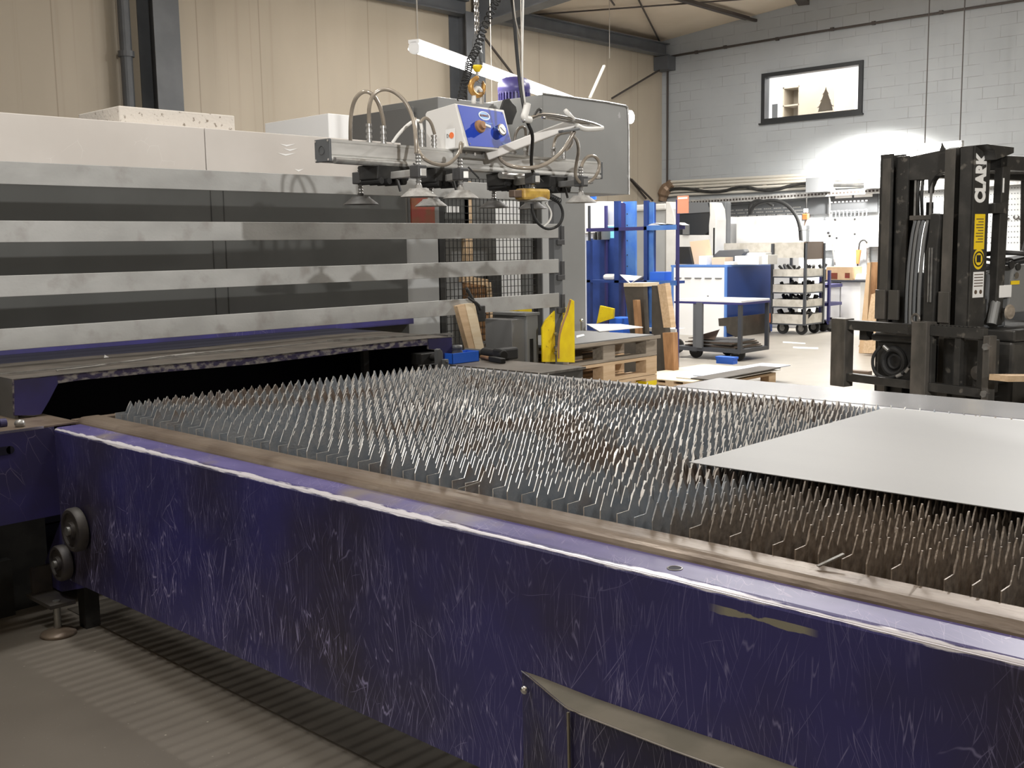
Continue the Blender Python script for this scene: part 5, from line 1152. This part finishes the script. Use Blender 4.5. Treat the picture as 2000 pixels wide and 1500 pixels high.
q=[at(x,y,'x',bx+.6) for x,y in ((1392,500),(1404,489),(1452,487),(1455,492),(1440,510),(1394,512))]; o=MB().prism(q,(.15,0,0)).build('dark_tool_case',m_machdk,bev=.01); tag(o,'dark open case lying tilted on the workbench','case')
ontop('white_box',1435,1482,500,bx+.25,.4,'long white box on the right half of the workbench','box',m_white)
ontop('white_binder',1483,1500,498,bx+.35,.3,'white binder standing at the right end of the workbench','binder',m_whitish)
ontop('paper_stack',1440,1495,494,bx+.70,.2,'white plate on top of the box pile at the right end of the workbench','paper',m_paper)
ontop('paper_stack',1415,1432,511,bx+.1,.25,'low paper stack in the middle front of the workbench','paper',m_paper)
# board leaning on the bench side
q=[at(x,y,'y',by-.12) for x,y in ((1405,622),(1499,612),(1507,659),(1456,667),(1422,650),(1420,637),(1406,637))]
o=MB().prism(q,(0,.02,0)).build('leaning_board',m_board); tag(o,'dark notched board leaning on the blue side of the workbench','board')
q=at(1417,629,'y',by-.125); MB().cyl(q,q-Vector((0,.01,0)),.018,n=12).build('hole',m_paper,None) if 0 else None
# ---- flat cart
cx=11.3
t=thing('flat_cart','two level grey push cart carrying dark sheet stacks','cart',(12.2,7.9,0))
def cpt(px,py,z): return at(px,py,'z',z)
# two decks: upper z .80 , lower z .33
c1=fl3(1440,702); 
yn=at(1455,580,'z',.80)
A=[cpt(1313,589,.80),cpt(1362,583,.80),cpt(1456,576,.80),cpt(1330,573,.80)]
ctr=Vector((12.1,7.95,0)); 
P1=fl3(1440,700); 
P0=at(1443,686,'z',.30)
x0c,y0c=P0.x-.0,P0.y; Lc=1.25; Wc=.65
# long axis roughly along y
x0c=11.75; y0c=at(1448,590,'x',x0c).y; yL=at(1318,590,'x',x0c).y
zu=at(1400,586,'x',x0c).z; zlw=at(1440,683,'x',x0c).z
MB().box((x0c,y0c,zu-.03),(x0c+.7,yL,zu)).build('upper_deck',m_white,t,bev=.004)
MB().box((x0c-.005,y0c-.01,zu-.055),(x0c+.705,yL+.01,zu-.03)).build('upper_frame',m_violetpost,t)
MB().box((x0c,y0c,zlw-.05),(x0c+.7,yL,zlw)).build('lower_deck',m_trol,t)
for yv in (y0c,):
    for xv in (x0c,x0c+.66): MB().box((xv,yv,zlw),(xv+.04,yv+.05,zu-.03)).build('leg',m_trol,t)
ymid=at(1366,640,'x',x0c).y; ym2=at(1345,640,'x',x0c).y
MB().box((x0c-.02,ymid-.05,.15),(x0c+.02,ymid+.04,zu-.04)).box((x0c+.0,ymid+.05,zlw),(x0c+.04,ymid+.10,zu-.04)).build('leg',m_machdk,t)
MB().box((x0c+.2,ym2-.06,.15),(x0c+.24,ym2+.04,zu-.04)).build('leg',m_black,t)
for (px,py,x) in ((1440,690,x0c+.1),(1358,700,x0c+.1),(1322,690,x0c+.5),(1420,680,x0c+.6)):
    yv=at(px,py,'x',x).y; r_=.10
    b=MB().lathe([(0,0),(r_*.4,0),(r_*.45,.008),(r_,.005),(r_,.035),(r_*.45,.032),(0,.04)],(x,yv,r_),(1,0,0),24); w_=b.build('castor_wheel',m_blackrub,t,auto=True)
    MB().box((x-.03,yv-.03,r_),(x-.015,yv+.03,zlw-.05)).box((x-.03,yv-.04,zlw-.07),(x+.06,yv+.04,zlw-.045)).build('castor_fork',m_trol,w_)
for i in range(6):
    o=MB().box((-.28+.0,-.42+.02*i,0),(.28,.42-.05*(i%3),.012)).xf(Matrix.Translation((x0c+.36,(y0c+yL)/2-.02,zlw+.002+i*.014))@Matrix.Rotation(.12*((i%3)-1),4,'Z')).build('scrap_sheet',[m_board,m_grime,m_cabdk][i%3]); tag(o,'dark sheet in the loose stack on the lower cart deck','sheet','dark sheets on the cart')
o=MB().add([(x0c+.1,yL-.15,zlw+.1),(x0c+.1,y0c+.45,zlw+.1),(x0c+.3,(y0c+yL)/2,zlw+.22),(x0c+.6,yL-.2,zlw+.1),(x0c+.1,yL-.15,zlw+.108),(x0c+.1,y0c+.45,zlw+.108),(x0c+.3,(y0c+yL)/2,zlw+.228),(x0c+.6,yL-.2,zlw+.108)],[(0,1,2,3),(7,6,5,4),(0,4,5,1),(1,5,6,2),(2,6,7,3),(3,7,4,0)]).build('curled_sheet',m_grime); tag(o,'curled brown sheet rising from the stack on the cart','sheet')
# ---- low pallet with boards and bin
xa_=at(1322,750,'z',.14); 
LPX,LPY=8.75,6.3
p0=at(1327,748,'z',.22); p1=at(1475,728,'z',.22); p2=at(1490,712,'z',.24)
t=thing('low_pallet','wooden pallet on the floor loaded with flat boards','pallet',(p0+Vector((.4,0,-.22))))
X_=p0.x; Y_=p1.y
x_lo,y_lo=8.72,5.65
t.location=(9.35,6.1,0); WL[t.name]=Vector((9.35,6.1,0))
pallet(t,x_lo,y_lo,.0,1.25,.95,(m_wood,m_wood,m_wood))
for i,(dx,dy,w,l,m_,lab) in enumerate(((.0,.1,1.4,.9,m_woodlt,'pale wide board at the bottom of the pile on the low pallet'),(.15,.0,1.2,.5,m_whitish,'whitish board in the middle of the pile on the low pallet'),(.3,.05,1.35,.35,m_panelbl,'light grey board on top of the pile on the low pallet'),(-.02,-.04,1.3,.25,m_board,'thin dark board along the front of the low pallet'))):
    o=MB().box((x_lo+dx,y_lo+dy,.145+i*.014),(x_lo+dx+w,y_lo+dy+l,.157+i*.014)).build('flat_board',m_,bev=.002); tag(o,lab,'board')
q=at(1430,711,'z',.157); q.y+=.07; t=thing('blue_bin','small blue bin with raised lettering on the low pallet boards','bin',q)
MB().prism([q+Vector(v) for v in ((-.05,-.11,0),(.05,-.11,0),(.05,.11,0),(-.05,.11,0))],(0,0,.075)).build('bin_body',m_bluebin,t,bev=.005)
MB().box(q+Vector((-.052,-.12,.055)),q+Vector((.052,.12,.08))).build('bin_rim',m_bluebin,t,bev=.003)
# ---- grey drawer trolley
t=thing('drawer_trolley','tall steel trolley with five shallow trays on castors','trolley',fl3(1570,655))
ty=at(1570,655,'z',.05); tx=ty.x
Xt=15.7; 
def tp(px,py,x=Xt): return at(px,py,'x',x)
yA=tp(1507,560).y; yB=tp(1571,560).y; # front from left to right
zs=[tp(1540,y).z for y in (472,538,570,598,630)]
z_post=tp(1571,475).z
Dt=.62
for yv in (yA,yB): 
    for xv in (Xt,Xt+Dt): MB().box((xv,yv-.02,.16),(xv+.04,yv+.02,z_post if xv==Xt and yv==yB else z_post)).build('post',m_trol,t)
for i,(py0,py1) in enumerate(((526,539),(556,570),(585,598),(614,631))):
    za1=tp(1540,py0).z; zb1=tp(1540,py1).z
    MB().box((Xt+.01,yB,zb1),(Xt+.03,yA,za1)).box((Xt+.01,yB,zb1),(Xt+Dt,yB+.02,za1)).box((Xt+.01,yA-.02,zb1),(Xt+Dt,yA,za1)).box((Xt+Dt,yB,zb1),(Xt+Dt+.02,yA,za1)).box((Xt,yB,zb1-.02),(Xt+Dt,yA,zb1)).build('tray',m_drawer,t)
    MB().box((Xt-.01,yB-.01,zb1-.03),(Xt+Dt+.04,yA+.01,zb1-.01)).build('tray_rail',m_trol,t)
    b=MB(); rnd=random.Random(i)
    for k in range(12): 
        xx=Xt+.08+rnd.random()*.8; yv=yB+.05+rnd.random()*(yA-yB-.15); b.bar((xx,yv,zb1+.03),(xx+rnd.uniform(-.1,.1),yv+.2*rnd.uniform(-1,1),za1+.03+rnd.random()*.04),.04,.04)
    b.build('tray_parts',m_black,t)['kind']='stuff'
zt5=tp(1571,472).z; zb5=tp(1571,507).z
q0=at(1571,472,'x',Xt); 
MB().box((Xt,yB-.0,zb5),(Xt+Dt,yB+.02,zt5)).build('side_plate',m_woodbr if 0 else m_grime,t)
yl2=tp(1411,474).y
MB().box((Xt+.05,yB,tp(1490,504).z),(Xt+.08,yl2,tp(1490,474).z)).build('back_splash',m_drawer,t)
for xv,yv in ((Xt+.1,yA-.15),(Xt+.1,yB+.1),(Xt+Dt-.1,yB+.1),(Xt+Dt+.3,yB+.0)):
    r_=.10; w_=MB().lathe([(0,0),(r_*.5,0),(r_*.55,.01),(r_,.008),(r_,.045),(r_*.55,.042),(0,.05)],(xv,yv,r_),(1,0,0),20).build('castor_wheel',m_blackrub,t,auto=True)
    MB().cyl((xv-.004,yv,r_),(xv+.002,yv,r_),r_*.5).build('wheel_hub',m_steel,w_); MB().box((xv-.02,yv-.035,r_),(xv-.01,yv+.035,.24)).box((xv-.02,yv-.04,.21),(xv+.06,yv+.04,.24)).build('castor_fork',m_steel,w_)
q=tp(1500,619,Xt-.02); o=MB().box((Xt-.03,q.y-.04,q.z-.09),(Xt-.01,q.y+.05,q.z+.06)).build('orange_tag',m_orange); tag(o,'orange and white tag hanging at the corner of the drawer trolley','tag')
# second violet trolley behind it
t=thing('violet_trolley','violet frame trolley behind the tall tray trolley','trolley',at(1610,650,'z',0)); Xv=16.55
ya2=at(1602,560,'x',Xv).y; yb2=at(1618,560,'x',Xv).y
for yv in (ya2,yb2): MB().box((Xv,yv-.02,.18),(Xv+.05,yv+.02,at(1610,528,'x',Xv).z)).build('post',m_violetpost,t)
for py in (556,592,628): z=at(1610,py,'x',Xv).z; MB().box((Xv,yb2,z-.05),(Xv+.5,ya2+.2,z)).build('shelf',m_violetpost,t)
MB().lathe([(0,0),(.09,0),(.1,.02),(0,.05)],(Xv,at(1606,640,'x',Xv).y,.10),(1,0,0),20).build('castor_wheel',m_blackrub,t)
# floor papers
for pts,lab in ((((1529,667),(1573,670),(1573,672),(1529,669.5)),'white strip of tape on the floor nearer the workbench'),(((1549,677),(1598,679),(1598,682),(1549,680)),'white strip of tape on the floor farther right')):
    o=MB().prism([at(x,y,'z',.001) for x,y in pts],(0,0,.002)).build('tape_strip',m_paper); tag(o,lab,'tape')
# ---- machining centre with curved white pillars
XM=15.9
t=thing('machining_centre','grey machining centre with curved white pillars and dark window','machine',(XM+1,11,0))
def mp_(px,py,x=XM): return at(px,py,'x',x)
ya=mp_(1160,450).y; yb=mp_(1398,450).y; zt7=mp_(1300,397).z
MB().box((XM+.33,yb,0),(XM+.5,ya,zt7)).build('body',m_machdk,t,bev=.03)
y0=mp_(1345,450).y; y1=mp_(1384,450).y
MB().box((XM+.05,mp_(1160,450).y,0),(XM+.3,mp_(1299,450).y,zt7)).build('grey_door',m_house2,t)
MB().box((XM+.0,mp_(1301,450).y,zt7-.12),(XM+.31,ya,zt7+.0)).build('top_trim',m_whitish,t,bev=.03)
def pillar(pts): MB().prism([mp_(*p) for p in pts],(.32,0,0)).build('curved_pillar',m_whitish,t,bev=.015)
pillar([(1300,394),(1308,394),(1314,408),(1319,430),(1320,470),(1318,515),(1318,600),(1300,600)])
pillar([(1385,395),(1391,395),(1397,408),(1399,430),(1398,520),(1384,520),(1384,440),(1386,420)])
q=[mp_(*p,XM+.02) for p in ((1322,396),(1384,396),(1386,430),(1384,452),(1376,458),(1322,458))]; MB().prism(q,(.1,0,0)).build('window',m_win,t)
q=[mp_(*p,XM+.01) for p in ((1326,394),(1382,396),(1386,414),(1326,418))]; MB().prism(q,(.1,0,0)).build('window_hood',m_machdk,t)
q=[mp_(*p,XM) for p in ((1318,459),(1386,459),(1386,600),(1318,600))]; MB().prism(q,(.3,0,0)).build('lower_panel',m_whitish,t)
q0=mp_(1334,438,XM-.02); q1=mp_(1346,458,XM-.02); MB().box((XM-.03,q1.y,q1.z),(XM,q0.y,q0.z)).build('control_box',m_cabdk,t)
q0=mp_(1393,445,XM-.005); q1=mp_(1395.5,500,XM-.005); MB().box((XM-.006,q1.y,q1.z),(XM,q0.y,q0.z)).build('dark_slot',m_ink,t)
# white cabinets and control box on the wall
def wallbox(nm,px0,py0,px1,py1,x,dx,m,lab,cat,bev=.006,grp=None):
    a=at(px0,(py0+py1)/2,'x',x); c=at(px1,(py0+py1)/2,'x',x); zt=at((px0+px1)/2,py0,'x',x).z; zb=at((px0+px1)/2,py1,'x',x).z
    if cat in('counter','machine base') or lab.startswith('lower pale'): zb=0
    if cat=='cabinet' : zb=0
    o=MB().box((x,c.y,zb),(x+dx,a.y,zt)).build(nm,m,bev=bev); tag(o,lab,cat,grp); return o
wallbox('white_cabinet',1398,424,1422,476,17.9,.5,m_white,'narrow white cabinet beside the machining centre','cabinet')
wallbox('white_control_cabinet',1438,422,1534,476,17.75,.6,m_white,'wide white control cabinet under the black hose arc','cabinet')
wallbox('white_machine_base',1400,474,1560,600,17.0,.65,m_whitish,'off white machine base behind the workbench','machine base')
t=None
# hose arcs
o=MB().tube([at(x,y,'x',17.1) for x,y in ((1466,418),(1470,405),(1482,396),(1500,392),(1520,392),(1540,402),(1556,422),(1563,445),(1564,470))],.035,8,smooth=2).build('black_hose',m_blackrub,smooth=True); tag(o,'thick black hose arching over the white control cabinet','hose')
o=MB().tube([at(x,y,'x',17.4) for x,y in ((1464,420),(1464,403),(1470,394),(1482,391),(1495,394),(1510,402))],.028,8,smooth=2).build('black_hose',m_blackrub,smooth=True); tag(o,'thinner black hose looping left behind the hose arch','hose')
o=MB().box(at(1556,450,'x',17.05),at(1579,452,'x',17.05)+Vector((.03,0,.03))).build('hose_bracket',m_steel); tag(o,'short double bar bracket holding the end of the hose arch','bracket')
# pegboards with tools
def pegb(px0,py0a,px1,py1b,x,m,lab,slope=0):
    q=[at(px0,py0a,'x',x),at(px1,py0a-slope,'x',x),at(px1,py1b-slope*.6,'x',x),at(px0,py1b,'x',x)]
    t=thing('pegboard',lab,'pegboard',q[3]); MB().prism(q,(.02,0,0)).build('board',m,t); return t,q
t,q=pegb(1394,402,1580,430,XW-.06,m_peg,'long dark grey pegboard with rows of hooks behind the hoses',10)
b=MB()
for r_ in range(3):
    for i in range(46):
        p=q[0].lerp(q[1],.04+.92*i/46)+Vector((-.004,0,-.12-.06*r_)); 
        if (i*7+r_*3)%5: b.box(p,p+Vector((.003,.03,.02)))
b.build('hook_rows',m_steel,t)['kind']='stuff'
b=MB()
for i in range(30):
    p=q[0].lerp(q[1],.05+.9*i/30)+Vector((-.03,0,-.34)); b.bar(p,p+Vector((-.03,.04*math.sin(i*1.7),-.10)),.015,.015)
b.build('hanging_tools',m_steel,t)['kind']='stuff'
t,q=pegb(1580,381,1714,419,XW-.06,m_peg,'dark grey pegboard with small tools left of the forklift mast',8)
b=MB()
for g in range(10):
    p=q[0].lerp(q[1],.36+.056*g)+Vector((-.01,0,-.33)); b.box(p,p+Vector((.005,.05,.02))).box(p,p+Vector((.005,.014,-.09))); 
    p2=p+Vector((0,0,.16)); b.box(p2,p2+Vector((.005,.04,.025)))
b.build('hanging_tools',m_paper,t)['kind']='stuff'
wallbox('wall_label_strip',1631,376,1664,387,XW-.07,.008,m_paper,'left white label strip above the small pegboard','label'); wallbox('wall_label_strip',1668,374,1704,385,XW-.07,.008,m_paper,'right white label strip above the small pegboard','label')
t,q=pegb(1800,340,2040,640,XW-.06,m_peglt,'light grey perforated board seen through and right of the forklift mast',14)
b=MB()
for i in range(42):
    for j in range(14): 
        p=q[0].lerp(q[1],(i+.5)/42)+(q[3]-q[0])*((j+.5)/30)+Vector((-.003,0,0)); b.box(p-Vector((0,.008,.008)),p+Vector((.002,.008,.008)))
b.build('perforation',m_machdk,t)['kind']='stuff'
b=MB()
for px in (1957,1966,1984,1993,2003): p=at(px,424,'x',XW-.07); b.ring(p,(1,0,0),.035,.010,10,5,PI*.1,PI*1.2)
b.build('hooks',m_rod,t)['kind']='stuff'
# bluish and white panels
k=0
for px0,py0,px1,py1,m_,lab in ((1581,430,1673,475,m_panelbl,'bluish back panel behind the white plates, upper'),(1588,457,1630,489,m_white,'white square plate at the left of the bluish panel'),(1629,425,1673,460,m_white,'white square plate in the upper right of the bluish panel'),(1630,460,1673,520,m_panelbl,'bluish plate below the upper right white plate'),(1560,505,1620,600,m_panelbl,'bluish lower wall panel behind the trolleys')):
    k+=1; wallbox('wall_panel',px0,py0,px1,py1,XW-.06-.012*k,.01,m_,lab,'panel',.002)
for i,(px,py) in enumerate(((1631,429),(1669,428),(1669,457),(1634,465),(1617,455),(1620,461))):
    p=at(px,py,'x',XW-.11); o=MB().cyl(p,p+Vector((.05,0,0)),.022,n=10).build('panel_knob',m_ink); tag(o,'small round black fixing knob on the wall plates','knob','black fixing knobs on the wall plates')
o=MB().tube([at(x,y,'x',XW-.16) for x,y in ((1619,378),(1621,395),(1620,420),(1624,450),(1626,480),(1631,518))],.018,6,smooth=1).build('hanging_cable',m_steel,smooth=True); tag(o,'thin grey cable hanging down in front of the wall plates','cable')
t=thing('orange_hoist_hook','orange and black balancer hook hanging beside the hose arch','hook',at(1574,440,'x',17.6))
q=at(1574,423,'x',17.6); MB().cyl(at(1575,385,'x',17.6),q,.012).build('cord',m_black,t); MB().box(q-Vector((.04,.05,.05)),q+Vector((.04,.05,.05))).build('orange_body',m_orange,t,bev=.01); MB().box(q+Vector((-.03,-.03,.07)),q+Vector((.03,.04,.14))).build('upper_block',m_paper,t,bev=.01); MB().cyl(q-Vector((0,0,.05)),q-Vector((0,-.03,.16)),.02,.008).build('dangling_lead',m_grime,t)
# counter with boxes
wallbox('white_counter',1604,552,1640,617,17.4,.9,m_white,'white counter cabinet, left of the pair by the block wall','counter'); wallbox('white_counter',1642,550,1680,622,17.3,.9,m_white,'white counter cabinet, right of the pair by the block wall','counter')
wallbox('counter_top',1600,547,1690,551,17.2,1.0,m_trol,'dark thin countertop over the white counter cabinets','countertop',0)
zc2=at(1640,547,'x',17.2).z
q=[at(x,547,'x',17.25) for x in (1613,1665)]; q2=at(1640,521,'x',17.25)
t=thing('cardboard_box','cardboard box with red print on the counter','box',(17.4,(q[0].y+q[1].y)/2,zc2)); MB().box((17.25,q[1].y,zc2),(17.6,q[0].y,q2.z)).build('carton',m_card,t,bev=.004)
a=at(1622,533,'x',17.24); c=at(1635,545,'x',17.24); MB().box((17.243,c.y,c.z),(17.249,a.y,a.z)).build('red_print',m_red,t); a=at(1650,533,'x',17.24); c=at(1659,543,'x',17.24); MB().box((17.243,c.y,c.z),(17.249,a.y,a.z)).build('red_print',m_red,t)
wallbox('black_can',1607,526,1613,547,17.3,.12,m_ink,'black can standing left of the cardboard box','can')
o=MB().prism([at(x,y,'x',17.3) for x,y in ((1668,547),(1672,535),(1690,534),(1693,547))],(.3,0,0)).build('white_bag',m_white,bev=.02); tag(o,'white bag lying on the right end of the counter','bag')
# electrical boxes with orange plugs
wallbox('electric_box',1697,441,1716,482,XW-.25,.25,m_whitish,'beige electric box just left of the forklift mast','electric box'); wallbox('electric_box',1690,462,1698,477,XW-.2,.2,m_drawer,'smaller metal electric box left of the beige one','electric box')
t=thing('orange_plug','orange plug with cable hanging from the electric box','plug',at(1676,500,'x',XW-.5)); p=at(1677,488,'x',XW-.2); q=at(1675,515,'x',XW-.2); MB().cyl(p,q,.05,.03,12).build('plug_body',m_orange,t); MB().tube([at(x,y,'x',XW-.2) for x,y in ((1677,488),(1679,472),(1688,468),(1694,474))],.015,6,smooth=1).cyl(q,at(1676,540,'x',XW-.2),.014).build('lead',m_black,t)
o=MB().cyl(at(1696,484,'x',XW-.04),at(1696,515,'x',XW-.04),.035).build('grey_pipe',m_steel); tag(o,'short grey pipe under the electric boxes','pipe')
# leaning cardboard strips near the forklift
for pts,x,m_,lab in ((((1694,513),(1700,513),(1690,690),(1677,690)),13.6,m_card,'pale brown board leaning, left of the group by the forklift'),(((1700,512),(1716,512),(1712,692),(1686,692)),13.75,m_woodbr,'brown board leaning beside the forklift mast'),(((1702,575),(1716,570),(1716,690),(1684,690)),13.3,m_wood,'short board at the foot of the leaning group by the forklift'),(((1676,677),(1700,640),(1716,640),(1716,690)),13.5,m_card,'cardboard piece on the floor by the forklift mast')):
    q=[at(px,py,'x',x) for px,py in pts]; o=MB().prism(q,(.04,0,0)).build('leaning_board',m_); tag(o,lab,'board')
q=at(1675,715,'z',.10); o=MB().box(q+Vector((-.05,-.15,-.02)),q+Vector((.05,.25,.03))).build('fork_tip_board',m_grime); o.location.z=.0; tag(o,'small dark board on the floor left of the forklift carriage','board')
# blue sign and white locker by left wall
wallbox('blue_sign',1143,379,1163,390,12.5,.03,m_bluebin,'small blue sign above the white locker behind the rack','sign'); wallbox('white_locker',1142,394,1179,455,12.4,.5,m_white,'white locker front behind the left end of the blue rack','locker')
wallbox('white_locker',1142,456,1180,600,12.45,.5,m_panelbl,'lower pale locker part behind the left end of the blue rack','locker')
# hanging wires
for px in (1190,):
    p=onceil(px,-4); o=MB().cyl(p,at(px,130,'y',11.5) if 0 else Vector((p.x,p.y,p.z-1.0)),.006,n=6).build('hanging_wire',m_wire); tag(o,'thin wire hanging from the ceiling above the grey cabinet unit','wire')
# ================================================================== LIGHT
W=bpy.data.worlds.new('world'); sc.world=W; W.use_nodes=True; W.node_tree.nodes['Background'].inputs[0].default_value=(.9,.92,1,1); W.node_tree.nodes['Background'].inputs[1].default_value=.05
def aimed(name,loc,tgt,e,size,color=(1,.98,.945),sy=None):
    d=Vector(tgt)-Vector(loc); return olight(name,'AREA',loc,e,color,size,sy,tuple(d.normalized()))
aimed('hall_lamp_key',(-.1,-4.4,3.75),(3.0,4.88,1.5),560,.13)
aimed('hall_lamp_1',(4.5,-4,6.6),(4.5,-4,0),110,1.2)
aimed('hall_lamp_2',(11,6,5.6),(11,6,0),380,1.5)
aimed('hall_lamp_3',(14,9,5.5),(14,9,0),270,1.5)
aimed('bench_fill_light',(9.5,8.5,5.5),(15,9.5,1.2),190,.5)  # added fill light with no known lamp, brightens the white bench front
aimed('hall_lamp_4',(10.5,2.6,5.6),(3,2.6,0),330,.12)
aimed('hall_lamp_5',(-.3,2.6,6.5),(2.2,2.5,0),190,.7)
aimed('hall_lamp_8',(-2.6,7.6,4.2),(2.6,2.4,.9),62,1.0)
aimed('slat_fill_light',(2.0,4.6,6.2),(3.2,2.9,.8),130,.5)  # added fill light over the bed, brightens the slats; no lamp seen there
sc.view_settings.view_transform='Standard'; sc.view_settings.look='None'; sc.view_settings.gamma=1; sc.view_settings.exposure=0
sc.view_settings.use_curve_mapping=False

t=thing('shade_block','unseen tall dark grey block added behind the viewpoint to shade table and floor','cabinet',(-.3,-1.5,0))  # unseen block added to keep the key lamp off table and floor
MB().box((-2.2,-1.75,.1),(.355,-1.35,2.86)).box((.48,-1.75,.1),(1.55,-1.35,2.86)).box((.355,-1.75,.1),(.48,-1.35,2.265)).box((.355,-1.75,2.345),(.48,-1.35,2.372)).box((.355,-1.75,2.475),(.48,-1.35,2.86)).build('body',m_house,t,bev=.01)  # gaps shaped to let patches of key light reach the floor
for x_ in (-2.1,1.35): MB().box((x_,-1.7,0),(x_+.1,-1.4,.1)).build('foot',m_black,t)
